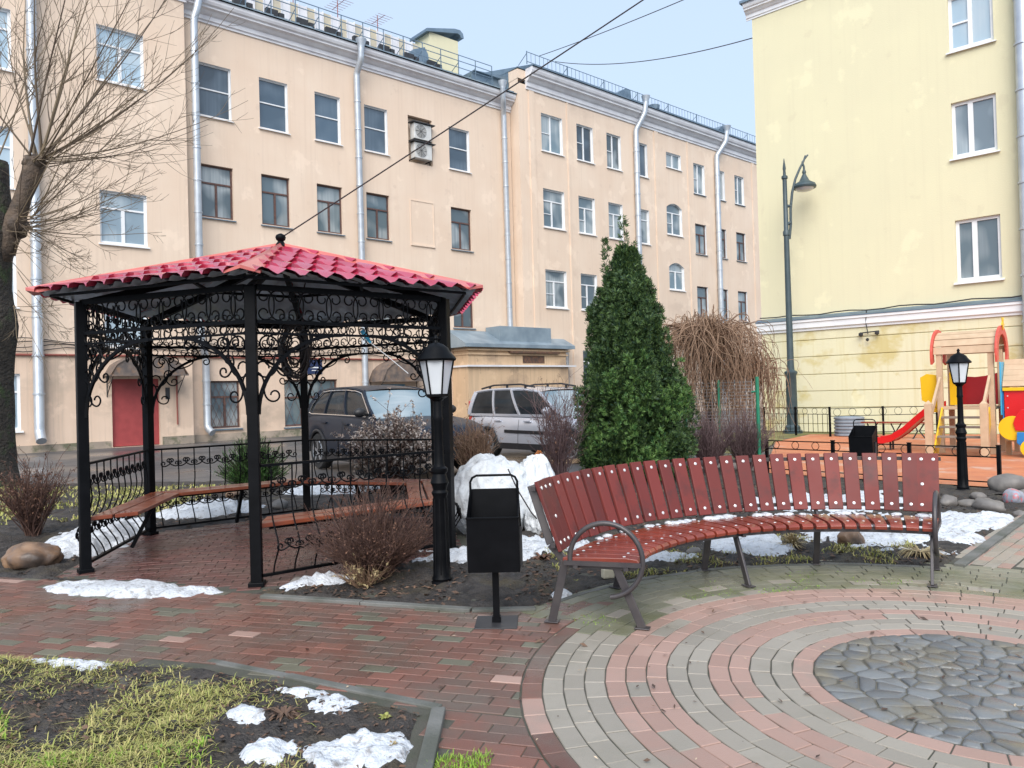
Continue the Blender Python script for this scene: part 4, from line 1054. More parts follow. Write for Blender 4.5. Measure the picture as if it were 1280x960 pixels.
# cable coil hanging under the roof
m = MB(); c = Vector((-2.28, 8.1, 2.12)); rr = random.Random(3)
pts = []
for i in range(260):
    t = i / 12.0; R_ = .17 + .045 * sin(t * 1.3) + .03 * sin(t * 2.7)
    pts.append(c + Vector((R_ * .75 * cos(t * 2 * pi / 1.0 * .16 * 6.2), .05 * sin(t * 1.9), R_ * 1.45 * sin(t * 2 * pi * .16 * 6.2 + .25 * sin(t * .7)))))
m.tube(pts, .007, 5)
m.tube([c + Vector((0, 0, .2)), c + Vector((.05, .0, .45)), c + Vector((.1, .1, .72))], .008, 5)
tag(m.build('cable_coil', K['cable']), 'tangled coil of black cable hanging under the gazebo roof', 'cable')
m = MB(); m.tube([(-1.42, 7.32, 2.24), (-1.34, 7.34, 2.12)], [.022, .014], 8); tb = m.build('toy_ribbon', K['plsky']); tag(tb, 'blue twist with white string hanging from the gazebo frieze', 'ribbon')
m = MB(); m.tube([(-1.34, 7.34, 2.12), (-1.2, 7.38, 2.0), (-1.0, 7.42, 1.82)], .004, 4); m.build('string', K['white'], tb)
# ================================================================== CURVED BENCH
BC = (2.35, 4.53); bn = empty('curved_bench', (BC[0], BC[1], 0), 0, 'long curved red slatted bench with hoop armrests at the paved circle', 'bench')
def P(r, a, z): a = radians(a); return Vector((r * cos(a), r * sin(a), z))
A0, A1, NS = 57.5, 162.0, 27
seat = MB(); back = MB(); bolts = []; sbl = MB(); step = (A1 - A0) / NS
for i in range(NS):
    a = A0 + step * (i + .5); wide = i in (0, NS - 1)
    R = Matrix.Rotation(radians(a), 3, 'Z')
    # back plank leaning outward
    w = .118 if not wide else .168; aa = a + (0 if not wide else (.55 if i == 0 else -.55))
    R2 = Matrix.Rotation(radians(aa), 3, 'Z') @ Matrix.Rotation(radians(19), 3, 'Y')
    c = P(2.245, aa, .755); jit = RND.gauss(0, .003); back.box(c + Vector((0, 0, jit)), (.028, w, .50), M=R2)
    for zz in (-.195, .195):
        for yy in ((0,) if not wide else (-.045, .045)):
            q = c + R2 @ Vector((-.0145, yy if zz < 0 else yy, zz)); bolts.append(MB().lathe([(.014, 0), (.013, .003), (.006, .006)], q, 8, M=R2 @ Matrix.Rotation(-pi / 2, 3, 'Y')))
    if wide:
        q = c + R2 @ Vector((-.0145, .04 * (1 if i == 0 else -1), -.02)); bolts.append(MB().lathe([(.014, 0), (.013, .003), (.006, .006)], q, 8, M=R2 @ Matrix.Rotation(-pi / 2, 3, 'Y')))
    # seat board, tapering towards the inside of the arc, rolled front edge
    prof = [(1.64, .442), (1.632, .467), (1.65, .485), (1.72, .493), (1.88, .490), (2.15, .482)]
    g_ = .20; vs = []; hw0 = step / 2 - g_
    for r, z in prof:
        gap = hw0 - .006 / r * 57.3
        for sg in (-1, 1): vs.append(P(r, a + sg * gap, z + RND.gauss(0, .0004)))
    n = len(prof)
    for r, z in ((2.15, .455), (1.66, .442)):
        gap = hw0 - .006 / r * 57.3
        for sg in (-1, 1): vs.append(P(r, a + sg * gap, z))
    fs = [(2 * j, 2 * j + 1, 2 * j + 3, 2 * j + 2) for j in range(n + 1)] + [(2 * n + 2, 2 * n + 3, 1, 0)] + [tuple(range(0, 2 * n + 4, 2)), tuple(range(2 * n + 3, 0, -2))]
    seat.add(vs, fs)
    for r in (1.74, 2.06): sbl.lathe([(.012, 0), (.011, .003), (.005, .005)], P(r, a, .491), 8)
seat.build('seat', K['seatwood'], bn, bevel=.004, recalc=True)
bk = back.build('backrest', M('dark_red_back_board', (.185, .037, .031), (.120, .026, .023), rough=.45, rough2=.6, scale=3, coat=.0, spec=.3, island=True, c3=(.085, .03, .028), s3=5, p3=(.52, .72)), bn, bevel=.005)
for b_ in bolts: b_.build('bolt', K['bolt'], bk, smooth=40)
sbl.build('seat_bolts', K['bolt'], bn, smooth=40)
for r, z, w, h in ((1.72, .43, .03, .04), (2.06, .435, .03, .04), (2.212, .56, .03, .03), (2.342, .945, .03, .03)):
    rl = MB()
    pts = [P(r, A0 + (A1 - A0) * t / 40, z) for t in range(41)]
    for p, q in zip(pts[:-1], pts[1:]): rl.beam(p, q, w, h)
    rl.build('rail', K['benchmetal'], bn)
def leg(pts, w=.055, t=.022):
    m = MB()
    for p, q in zip(pts[:-1], pts[1:]): m.beam(p, q, t, w, up=None)
    f = pts[0]; m.box((f.x, f.y, .034), (.10, .07, .008), atan2(f.y, f.x)); return m
for a, both in ((160.5, 1), (134, 0), (109, 1), (83, 0), (59, 1)):
    l = leg([P(2.25, a, .03), P(2.145, a, .45), P(2.245, a, .56), P(2.375, a, .96)]); l.build('rear_leg', K['benchmetal'], bn, bevel=.004)
    if both:
        l = leg([P(1.63, a, .03), P(1.80, a, .44)]); l.build('front_leg', K['benchmetal'], bn, bevel=.004)
        c = MB(); c.beam(P(1.66, a, .425), P(2.12, a, .425), .03, .03); c.build('cross_bar', K['benchmetal'], bn)
for a in (161.6, 57.9):
    m = MB()
    # ends: back at r=2.09, over the top, down round the front and tucked under the seat
    pts = [P(1.855 + .245 * cos(radians(-4 + 268 * i / 29)), a, .475 + .245 * sin(radians(-4 + 268 * i / 29))) for i in range(30)]
    m.tube(pts, .0175, 10); m.beam(P(1.62, a, .450), P(2.14, a, .450), .035, .03); m.build('armrest', K['benchmetal'], bn, smooth=50)
# snow lodged behind the seat
m = MB()
for i in range(70):
    a = RND.uniform(60, 146); r = RND.uniform(2.11, 2.16); s = RND.uniform(.012, .035)
    if fbm(a * .13, 3.3) < -.12: continue
    m.ico(P(r, a, .488) + Vector((BC[0], BC[1], 0)), s, 2, (1.7, 1.5, .6), .35, 2.0, i)
tag(m.build('snow_remnant', K['snow'], smooth=180), 'crumbs of old snow along the rear edge of the red bench seat', 'snow', kind='stuff')

# ================================================================== LITTER BINS
def litter_bin(loc, rz, label):
    t = empty('litter_bin', (*loc, 0), rz, label, 'litter bin', 'black tipping litter bins')
    m = MB(); m.bb(-.145, .145, -.14, .15, .0, .032); m.build('base_plate', K['ironmat'], t, bevel=.003)
    m = MB(); m.bb(-.022, .022, -.012, .03, .032, .6); m.bb(-.03, .03, -.02, .038, .032, .07); m.build('pole', K['iron'], t)
    m = MB(); W = .175
    pr = [(-.13, .40), (.12, .40), (.15, .93), (.13, .93), (.105, .42), (-.115, .42), (-.155, .775), (-.17, .77)]
    # folded-sheet tub: front, back, bottom and cheeks
    m.prism([(y, z) for y, z in pr], -W, W, 'x')
    for s in (-1, 1): m.prism([(-.13, .40), (.12, .40), (.15, .93), (-.165, .775)], s * W, s * (W - .006), 'x')
    m.bb(-W - .004, W + .004, -.178, -.152, .768, .776)
    m.build('tub', K['iron'], t)
    m = MB(); m.tube([(-.17, .10, .40), (-.18, .10, .62), (-.165, .09, .93), (-.165, .09, .985), (-.15, .09, 1.015), (-.12, .09, 1.03), (.12, .09, 1.03), (.15, .09, 1.015), (.165, .09, .985), (.165, .09, .93), (.18, .10, .62), (.17, .10, .40)], .0085, 8)
    m.build('hoop', K['iron'], t, smooth=60)
    for s in (-1, 1):
        m = MB(); m.bb(s * .183 - .008, s * .183 + .008, -.02, .03, .42, .66); m.bb(s * .178 - .014, s * .178 + .014, -.01, .02, .64, .68)
        m.build('hinge', K['ironmat'], t)
    return t
b = gp(621, 783); litter_bin((b[0], b[1] + .0), radians(-2), 'black litter bin on a base plate left of the red bench')
b = gp(1081, 606); litter_bin(b, radians(-40), 'black litter bin by the playground fence behind the bench')

# ================================================================== GARDEN LAMPS
def garden_lamp(loc, label, s=1.0):
    t = empty('garden_lamp', (*loc, 0), 0, label, 'garden lamp', 'black garden lamps with lanterns')
    prof = [(.125, 0), (.125, .025), (.105, .05), (.085, .065), (.09, .085), (.078, .10), (.070, .22), (.060, .74), (.068, .76), (.075, .78), (.06, .80), (.068, .83), (.082, .86), (.068, .90), (.060, .93), (.074, .95), (.076, .975), (.052, .99), (.044, 1.02), (.039, 1.36), (.048, 1.38), (.042, 1.40), (.039, 1.52), (.06, 1.54), (.05, 1.56)]
    m = MB(); m.lathe([(r_ * (.92 if z_ > .05 else .9), z_) for r_, z_ in prof], n=18)
    for k in range(8):
        a = 2 * pi * k / 8; m.beam((.066 * cos(a), .066 * sin(a), .12), (.056 * cos(a), .056 * sin(a), .73), .010, .010)
    m.build('post', K['iron'], t, smooth=40)
    m = MB(); m.lathe([(.05, 1.555), (.085, 1.575), (.138, 1.855)], n=6); m.build('lantern_glass', K['frost'], t)
    m = MB()
    for k in range(6):
        a = 2 * pi * k / 6; m.beam((.088 * cos(a), .088 * sin(a), 1.57), (.141 * cos(a), .141 * sin(a), 1.86), .013, .013)
    m.lathe([(.04, 1.53), (.09, 1.56), (.092, 1.58), (.07, 1.585)], n=6)
    m.lathe([(.155, 1.85), (.165, 1.865), (.155, 1.88), (.115, 1.925), (.10, 1.955), (.06, 1.985), (.05, 1.99), (.022, 2.0), (.015, 2.02), (.022, 2.035), (.012, 2.055), (.003, 2.065)], n=12)
    m.build('lantern_frame', K['iron'], t, smooth=35)
    t.scale = (s, s, s); return t
garden_lamp(gp(553, 735), 'black garden lamp with frosted lantern standing at the right gazebo post', 1.02)
garden_lamp(gp(1204, 616), 'black garden lamp with frosted lantern before the playground house', 1.0)

# ================================================================== TALL STREET LAMP
sl = empty('street_lamp', (*gp(991, 542), 0), 0, 'tall grey green street lamp with curved arm before the yellow house', 'street lamp')
m = MB(); m.lathe([(.32, 0), (.32, .10), (.25, .14), (.25, .22), (.18, .30), (.17, 1.95), (.21, 2.0), (.21, 2.06), (.12, 2.12), (.11, 2.4), (.085, 6.6), (.11, 6.62), (.11, 6.75), (.075, 6.8), (.07, 8.5), (.10, 8.52), (.10, 8.60), (.05, 8.64), (.04, 8.8), (.055, 8.85), (.01, 9.2)], n=14)
m.build('pole', K['lampgrey'], sl, smooth=40)
m = MB(); H0 = 6.7
pts = [(.10, 0, 6.5), (.16, 0, 7.0), (.17, 0, 7.5), (.24, 0, 8.05), (.36, 0, 8.5), (.52, 0, 8.85), (.66, 0, 9.1), (.72, 0, 9.28)]
m.tube(pts, [.045, .045, .045, .045, .04, .038, .034, .026], 8); m.tube([(.05, 0, 7.0), (.17, 0, 7.05)], .055, 8); m.tube([(.05, 0, 7.6), (.18, 0, 7.6)], .05, 8)
m.tube([(.62, 0, 9.02), (.66, 0, 8.9), (.66, 0, 8.75)], .035, 8); m.tube([(.60, 0, 9.05), (.8, 0, 9.3)], .03, 6)
m.build('arm', K['lampgrey'], sl, smooth=50)
m = MB(); m.lathe([(.04, 8.80), (.07, 8.72), (.05, 8.66), (.09, 8.58), (.16, 8.44), (.20, 8.40), (.34, 8.32), (.38, 8.24), (.36, 8.18), (.30, 8.18)], (.66, 0, 0), 18); hd = m.build('lamp_shade', K['lampgrey'], sl, smooth=40)
m = MB(); m.lathe([(.29, 8.18), (.26, 8.12), (.12, 8.09), (.02, 8.085)], (.66, 0, 0), 16); m.build('lens', K['frost'], hd, smooth=60)

# ================================================================== STONES
def stone(loc, sc, seed, label, mat='stone', name='boulder', rz=0, sub=4, cat='boulder', group='garden stones'):
    m = MB(); m.ico((0, 0, sc[2] * .62), 1, sub, sc, .27, 1.0, seed, floor=-.03)
    o = m.build(name, K[mat] if isinstance(mat, str) else mat, smooth=180, loc=(*loc, bedh(*loc) - .01), rz=rz)
    return tag(o, label, cat, group)
stone(gp(40, 712), (.27, .18, .155), 3.1, 'big brown wet boulder beside the left gazebo railing', 'boulder', rz=.15)
stone(gp(1063, 687), (.125, .10, .10), 5.2, 'brown boulder in the snow under the right half of the bench', 'boulder', rz=-.3)
stone((gp(372, 735)[0], gp(372, 735)[1] + .1), (.085, .075, .065), 7.7, 'small dark grey stone right of the front gazebo post', rz=.4)
paint = M('painted_pebble', (.25, .25, .27), (.30, .34, .42), 14, .4, c3=(.5, .16, .18), s3=11, p3=(.52, .56))
for k, (px, py, sc, lab, mt) in enumerate((
    (1262, 618, (.24, .19, .17), 'large grey boulder at the right end of the garden stones', 'stone'), (1268, 632, (.17, .12, .115), 'painted stone with pink and blue marks among the garden stones', paint),
    (1236, 640, (.22, .13, .10), 'flat pale grey stone in front of the painted stone', 'stone'), (1213, 637, (.15, .10, .07), 'low grey tan stone right of the second garden lamp', 'stone'),
    (1186, 637, (.12, .09, .09), 'dark round stone touching the second garden lamp foot', 'stone'), (1274, 646, (.09, .07, .05), 'small slate stone at the bed corner by the path', 'stone'),
    (1222, 628, (.10, .08, .06), 'small dark stone behind the flat pale stone', 'stone'), (1280, 628, (.10, .09, .08), 'rounded pebble behind the painted stone', 'stone'))):
    stone(gp(px, py), sc, 11 + k * 1.7, lab, mt, rz=k * .9, sub=3)
for k, (px, py, s, lab) in enumerate(((305, 622, .18, 'grey stone under the pine shrub behind the gazebo'), (293, 626, .13, 'brown stone left of the pine shrub stone'), (350, 640, .14, 'dark stone in the snow behind the gazebo seat'), (868, 698, .07, 'small pale stone under the bench'))):
    stone(gp(px, py), (s, s * .8, s * .6), 31 + k * 2.3, lab, 'boulder' if k == 1 else 'stone', rz=k, sub=3)
tb = MB(); tb.box((0, 0, .05), (.10, .07, .085), .3); o = tb.build('foam_block', M('cream_foam', (.72, .66, .50), (.6, .54, .4), 9, .7), bevel=.012, loc=(*gp(760, 728), .03)); tag(o, 'cream foam scrap lying by the bench rear leg', 'scrap')

# white wrapped shrub
wx, wy = gp(622, 672); m = MB()
import bmesh
def wrapmesh(c, sc, seed, fold=14):
    bm = bmesh.new(); bmesh.ops.create_uvsphere(bm, u_segments=120, v_segments=70, radius=1.0)
    V = []
    for v in bm.verts:
        p = v.co; a = atan2(p.y, p.x); q = max(0, .35 - p.z) 
        k = 1 + .10 * fbm(p.x * 1.3 + seed, p.y * 1.3, p.z * 1.3) + .10 * abs(fbm(a * fold / 6, p.z * .9, seed)) * (.6 + q) + .055 * (.6 - abs(fbm(p.x * 2.4, p.y * 2.4 + seed, p.z * 1.4, 3)) * 2.6)
        z = p.z * sc[2] * k
        V.append(Vector((p.x * sc[0] * k * (1 + q * .06), p.y * sc[1] * k * (1 + q * .06), max(-sc[2] * .88, z))) + Vector(c))
    F = [tuple(w.index for w in f.verts) for f in bm.faces]; bm.free(); m.add(V, F)
wrapmesh((-.1, 0, .42), (.50, .45, .46), 1.3); wrapmesh((.40, .12, .40), (.27, .30, .47), 5.1); wrapmesh((.50, -.22, .24), (.24, .25, .30), 8.1)
wr = m.build('wrapped_shrub', K['wrap'], smooth=180, loc=(wx + .04, wy + .25, 0)); tag(wr, 'shrub wrapped in crumpled white cover cloth behind the litter bin', 'wrapped shrub')
m = MB(); m.tube([(.10, -.47, .78), (.2, -.5, .55), (.34, -.46, .30), (.52, -.42, .08)], .008, 5); m.build('tie_cord', K['cable'], wr)
# orange folding barrier glimpsed beyond the wrapped shrub
bx = empty('wood_trestle', (*gp(682, 602), 0), .2, 'low orange wooden trestle under the silver car nose', 'trestle')
m = MB(); m.beam((-.5, 0, .05), (-.1, 0, .55), .04, .06); m.beam((-.1, 0, .55), (.15, 0, .05), .04, .06); m.build('frame', M('orange_board', (.55, .19, .05), None, rough=.6), bx)
m = MB(); m.beam((-.3, .05, .32), (.7, .1, .34), .05, .08); m.build('cross_board', K['plwood'], bx)
# dark dry agave like plant by the snow
def rosette(px, py, mat, lab, n=26, L=.12, name='dry_rosette', up=.5, group='small bed plants', w=.008):
    x, y = gp(px, py); m = MB(); z = (bedh(x, y) if y > 5.4 else lawnh(x, y))
    for i in range(n):
        a = RND.uniform(0, 6.28); e = RND.uniform(.15, 1.2) * up; l = L * RND.uniform(.6, 1.2)
        p0 = Vector((0, 0, 0)); d = Vector((cos(a) * cos(e), sin(a) * cos(e), sin(e))); q = Vector((-sin(a), cos(a), 0)) * w
        p1 = p0 + d * l * .6; p2 = p0 + d * l + Vector((0, 0, -l * .25)); m.add([p0 - q, p0 + q, p1 + q, p1 - q, p2], [(0, 1, 2, 3), (3, 2, 4)])
    o = m.build(name, K[mat], loc=(x, y, z)); return tag(o, lab, 'plant', group)
rosette(678, 706, 'deadleaf', 'dark spiky dry plant in the snow behind the litter bin', w=.014)
rosette(990, 690, 'straw', 'green yellow tuft sprouting from soil behind the bench middle', 120, .17, up=1.3)
rosette(1150, 698, 'straw', 'flattened straw bundle by the right bench legs', 120, .26, up=.22, w=.006)
rosette(355, 905, 'litter', 'grey matted tuft on dark soil in the lawn corner', 60, .11, up=.5)
rosette(482, 907, 'grass', 'tiny green sprout in dark lawn soil', 20, .04, up=1.0)
rosette(490, 943, 'straw', 'tiny yellow sprout by the lawn corner snow', 20, .04, up=1.0)
# ================================================================== CARS
def interp(tab, x):
    for a, b in zip(tab[:-1], tab[1:]):
        if a[0] <= x <= b[0]:
            t = (x - a[0]) / (b[0] - a[0]); return [p + (q - p) * t for p, q in zip(a[1:], b[1:])]
    return list(tab[-1][1:]) if x > tab[-1][0] else list(tab[0][1:])

def car(name, label, cat, loc, rz, sc, paint, L, tab, gh, wheels, wr_, suv=True):
    """x forward; tab: x, sill z, belt z, half width; gh: greenhouse numbers"""
    t = empty(name, (*loc, 0), rz, label, cat, 'cars parked along the peach houses'); t.scale = (sc, sc, sc)
    m = MB(); xs = [tab[0][0] + (tab[-1][0] - tab[0][0]) * i / 44 for i in range(45)]; ring = []
    for x in xs:
        zl, zt, hw = interp(tab, x)
        for wx_ in wheels:   # wheel arch: lift the sill line
            d = abs(x - wx_)
            if d < wr_ * 1.22: zl_a = sqrt((wr_ * 1.22) ** 2 - d * d) + wr_ * .9
            else: continue
            zl = max(zl, min(zl_a, zt - .12))
        pr = [(0, zl), (hw * .80, zl), (hw * .97, zl + .03), (hw, zl + (zt - zl) * .30), (hw * .985, zl + (zt - zl) * .62), (hw * .955, zt - .07), (hw * .90, zt - .01), (hw * .7, zt + .012), (0, zt + .03)]
        ring.append([Vector((x, y, z)) for y, z in pr] + [Vector((x, -y, z)) for y, z in reversed(pr[1:-1])])
    n = len(ring[0]); V = [p for r in ring for p in r]
    F = [(i * n + k, i * n + (k + 1) % n, (i + 1) * n + (k + 1) % n, (i + 1) * n + k) for i in range(len(xs) - 1) for k in range(n)]
    F += [tuple(range(n)), tuple(range(len(V) - 1, len(V) - n - 1, -1))]
    m.add(V, F)
    # roof
    xr0, xr1, xb0, xb1, zb0, zb1, zr, hwb, hwr = gh
    nx, ny = 14, 10; RV = []
    for i in range(nx + 1):
        for j in range(ny + 1):
            s = i / nx; q = 2 * j / ny - 1; x = xr0 + (xr1 - xr0) * s
            z = zr - .05 * abs(q) ** 2.5 - .085 * max(0, (s - .55) / .45) ** 2 - .05 * max(0, (.35 - s) / .35) ** 2
            RV.append(Vector((x + .05 * (1 - q * q) * (1 if s > .5 else -1), hwr * 1.06 * q, z)))
    RF = [(i * (ny + 1) + j, i * (ny + 1) + j + 1, (i + 1) * (ny + 1) + j + 1, (i + 1) * (ny + 1) + j) for i in range(nx) for j in range(ny)]
    m.add(RV, RF); m.add([p - Vector((0, 0, .035)) for p in RV], [f[::-1] for f in RF])
    rim = [i * (ny + 1) for i in range(nx + 1)]
    zf = RV[nx * (ny + 1)].z; zk = RV[0].z
    def side_pt(u, v, s):   # u along 0 rear..1 front, v 0 belt..1 roof
        xb = xb0 + (xb1 - xb0) * u; xt = xr0 + (xr1 - xr0) * u
        zb = zb0 + (zb1 - zb0) * u; zt_ = RV[min(nx, max(0, round(u * nx))) * (ny + 1)].z
        bow = .03 * (1 - v) * 4 * v
        return Vector((xb + (xt - xb) * v, s * (hwb + (hwr * 1.05 - hwb) * v + bow), zb + (zt_ - zb) * v))
    pil = [0, .30, .62, 1.0] if suv else [0, .30, .58, 1.0]
    for s in (-1, 1):
        for u, w in ((0, .10), (pil[1], .045), (pil[2], .05), (1.0, .05)):
            pts = [side_pt(u, v / 6, s) + Vector((0, s * .006, 0)) for v in range(7)]
            for p, q in zip(pts[:-1], pts[1:]): m.beam(p, q, w if u not in (0,) else .12, .045, up=(0, 1, 0))
        m.beam(side_pt(0, 0, s), side_pt(1, 0, s), .05, .06)
        pts = [side_pt(u / 14, 1, s) for u in range(15)]; m.tube(pts, .032, 6)
    for s in (-1, 1):
        pass
    m.build('body', paint, t, smooth=38, recalc=False)
    # glass: sides, windscreen and rear window
    g_ = MB(); NV = 6
    for s in (-1, 1):
        V = [side_pt(u / 14, v / NV, s) for u in range(15) for v in range(NV + 1)]
        g_.add(V, [(u * (NV + 1) + v, u * (NV + 1) + v + 1, (u + 1) * (NV + 1) + v + 1, (u + 1) * (NV + 1) + v) for u in range(14) for v in range(NV)])
    g_.build('side_window', K['carglass'], t, smooth=60)
    for u, nm, dx in ((1, 'windscreen', .10), (0, 'rear_window', -.06)):
        w = MB(); V = []
        for j in range(9):
            q = 2 * j / 8 - 1
            for v in range(NV + 1):
                p = side_pt(u, v / NV, 1); V.append(Vector((p.x + dx * (1 - q * q) * (1 - .4 * v / NV), p.y * q, p.z + (.02 * (1 - q * q) if v == NV else 0))))
        w.add(V, [(j * (NV + 1) + v, (j + 1) * (NV + 1) + v, (j + 1) * (NV + 1) + v + 1, j * (NV + 1) + v + 1) for j in range(8) for v in range(NV)])
        w.build(nm, K['glass_curtain'] if u == 1 else K['carglass'], t, smooth=60)
    # lower cladding, arches
    c = MB()
    hwm = max(r[3] for r in tab)
    for s in (-1, 1):
        for wx_ in wheels:
            pts = [(wx_ + wr_ * 1.24 * cos(a), s * (interp(tab, wx_ + wr_ * 1.24 * cos(a))[2] * .985), wr_ * .95 + wr_ * 1.22 * sin(a)) for a in [pi * i / 14 for i in range(15)]]
            c.tube(pts, .035, 6)
        c.beam((wheels[0] + wr_ * 1.2, s * hwm * .965, .30), (wheels[1] - wr_ * 1.2, s * hwm * .965, .30), .05, .14)
        c.bb(wheels[0] - wr_ * 1.2, wheels[0] + wr_ * 1.2, s * .3, s * .62, .25, .9); c.bb(wheels[1] - wr_ * 1.2, wheels[1] + wr_ * 1.2, s * .3, s * .62, .25, .75)
        if not suv: c.beam((-.75, s * hwm * .995, .64), (1.0, s * hwm * .995, .62), .025, .07)
    fx = tab[-1][0]; rx = tab[0][0]
    c.bb(fx - .18, fx + .02, -.62, .62, .34, .50); c.bb(rx - .02, rx + .2, -.7, .7, .36, .52)
    c.build('cladding', K['blackplastic'], t)
    gr = MB(); gr.bb(fx - .06, fx + .025, -.42, .42, .56, .74); gr.build('grille', K['blackplastic'], t)
    if suv:
        gr = MB(); gr.tube([(fx + .028, -.44, .76), (fx + .03, -.40, .55), (fx + .03, .40, .55), (fx + .028, .44, .76)], .014, 6); gr.build('grille_trim', K['chrome'], t)
    for s in (-1, 1):
        hl = MB(); z = tab[-2][2] - .09; hl.ico((fx - .20, s * (tab[-2][3] - .14), z), .15, 2, (1.1, 1.05, .5)); hl.build('headlight', K['lightclear'], t, smooth=60)
        tl = MB(); tl.bb(rx - .0, rx + .14, s * (tab[1][3] - .03), s * (tab[1][3] - .2), tab[1][2] - .2, tab[1][2] + (-.03 if suv else .35)); tl.build('tail_light', K['lightred'], t, bevel=.02)
        mr = MB(); p = side_pt(.93, .12, s); mr.ico(p + Vector((.02, s * .17, .05)), .12, 2, (.75, 1.05, .75)); mr.beam(p, p + Vector((.02, s * .15, .0)), .05, .05); mr.build('mirror', K['blackplastic'] if suv else paint, t, smooth=60)
        for u in (.36, .68):
            dh = MB(); p = side_pt(u, 0, s); z = p.z - .13; y = s * (interp(tab, p.x)[2] * .985 + .004); dh.beam((p.x - .12, y, z), (p.x + .10, y, z), .03, .03); dh.build('door_handle', paint if suv else K['silver'], t)
        if suv:
            tr = MB(); pts = [side_pt(0.05, .10, s)] + [side_pt(u / 20, .05, s) for u in range(2, 20)] + [side_pt(.97, .1, s)]
            top = [side_pt(.97 - .9 * i / 18, .93, s) for i in range(19)]
            loop = pts + top + [side_pt(.03, .5, s), pts[0]]
            tr.tube([p + Vector((0, s * .028, 0)) for p in loop], .014, 5); tr.build('window_trim', K['chrome'], t)
        else:
            rr = MB(); pts = [Vector((xr0 + .15 + (xr1 - xr0 - .35) * i / 12, s * hwr * .98, zr - .02 + .075 * min(1, 4 * min(i, 12 - i) / 12))) for i in range(13)]
            rr.tube(pts, .022, 6); [rr.beam(pts[i], pts[i] - Vector((0, 0, .09)), .05, .03) for i in (2, 6, 10)]; rr.build('roof_rail', K['blackplastic'], t)
        ln = MB()
        for u in ((pil[1], pil[2], 1.0)):
            x = side_pt(u, 0, s).x; y = s * (interp(tab, x)[2]); 
            zl, zt, hw = interp(tab, x); ln.tube([(x, s * (hw * .955 + .002), zt - .08), (x - .01, s * (hw * .986 + .002), zl + (zt - zl) * .62), (x - .01, s * (hw + .002), zl + (zt - zl) * .32), (x - .03, s * (hw * .985), zl + .08)], .006, 4)
        ln.build('door_seam', K['blackplastic'], t)
        for wx_ in wheels:
            y = s * (hwm - .13); w = MB(); Rm = Matrix.Rotation(pi / 2 * s, 3, 'X')
            w.lathe([(wr_ * .62, -.10), (wr_ * .94, -.11), (wr_, -.08), (wr_, .08), (wr_ * .94, .11), (wr_ * .64, .10)], (wx_, y, wr_), 28, M=Rm)
            wo = w.build('wheel', K['tyre'], t, smooth=40)
            r = MB()
            for k in range(5 if suv else 7):
                a = 2 * pi * k / (5 if suv else 7) + .3
                r.beam((wx_, y + s * .075, wr_), (wx_ + wr_ * .6 * cos(a), y + s * .095, wr_ + wr_ * .6 * sin(a)), .05, .05)
            for q in range(1): r.tube([(wx_ + wr_ * .62 * cos(a), y + s * .10, wr_ + wr_ * .62 * sin(a)) for a in [2 * pi * i / 28 for i in range(29)]], .02, 6)
            r.build('rim', K['rim'], wo)
    return t
tabS = [(-2.40, .52, .92, .74), (-2.32, .40, 1.08, .86), (-1.9, .30, 1.13, .92), (-1.0, .27, 1.12, .945), (0, .26, 1.08, .95), (.75, .26, 1.06, .945), (1.1, .26, 1.05, .94), (1.7, .27, .99, .92), (2.15, .32, .90, .86), (2.33, .38, .80, .76), (2.40, .45, .70, .66)]
car('parked_car', 'dark grey SUV with chrome window trim parked behind the gazebo', 'car', (-2.72, 16.9), radians(-53), 1.10, K['suv'], 4.8, tabS, (-1.75, .25, -2.2, 1.02, 1.12, 1.06, 1.70, .83, .62), (-1.42, 1.45), .37)
tabW = [(-2.22, .50, .90, .74), (-2.18, .38, 1.0, .83), (-1.6, .28, 1.02, .87), (0, .25, .98, .875), (.8, .25, .97, .87), (1.2, .26, .97, .86), (1.7, .28, .93, .84), (2.05, .32, .85, .78), (2.22, .42, .72, .64)]
car('parked_car', 'silver wagon with black roof rails parked between gazebo and thuja', 'car', (1.0, 18.9), radians(-50), 1.06, K['silver'], 4.45, tabW, (-2.0, .30, -2.17, 1.12, 1.02, .99, 1.66, .80, .66), (-1.42, 1.40), .33, False)
# ================================================================== VEGETATION
def arc(p0, d, L, up=0.0, n=7, wig=.03, R=RND):
    pts = []; a = R.uniform(0, 6); b = R.uniform(0, 6)
    for i in range(n + 1):
        t = i / n; p = p0 + d * L * t + Vector((0, 0, up * L * t * t))
        p = p + Vector((sin(a + t * 5), cos(b + t * 4), sin(b + t * 6) * .5)) * wig * L * t
        pts.append(p)
    return pts
def at_t(pts, t):
    f = t * (len(pts) - 1); i = min(len(pts) - 2, int(f)); return pts[i].lerp(pts[i + 1], f - i)
def taper(r0, r1, n): return [r0 + (r1 - r0) * i / n for i in range(n + 1)]

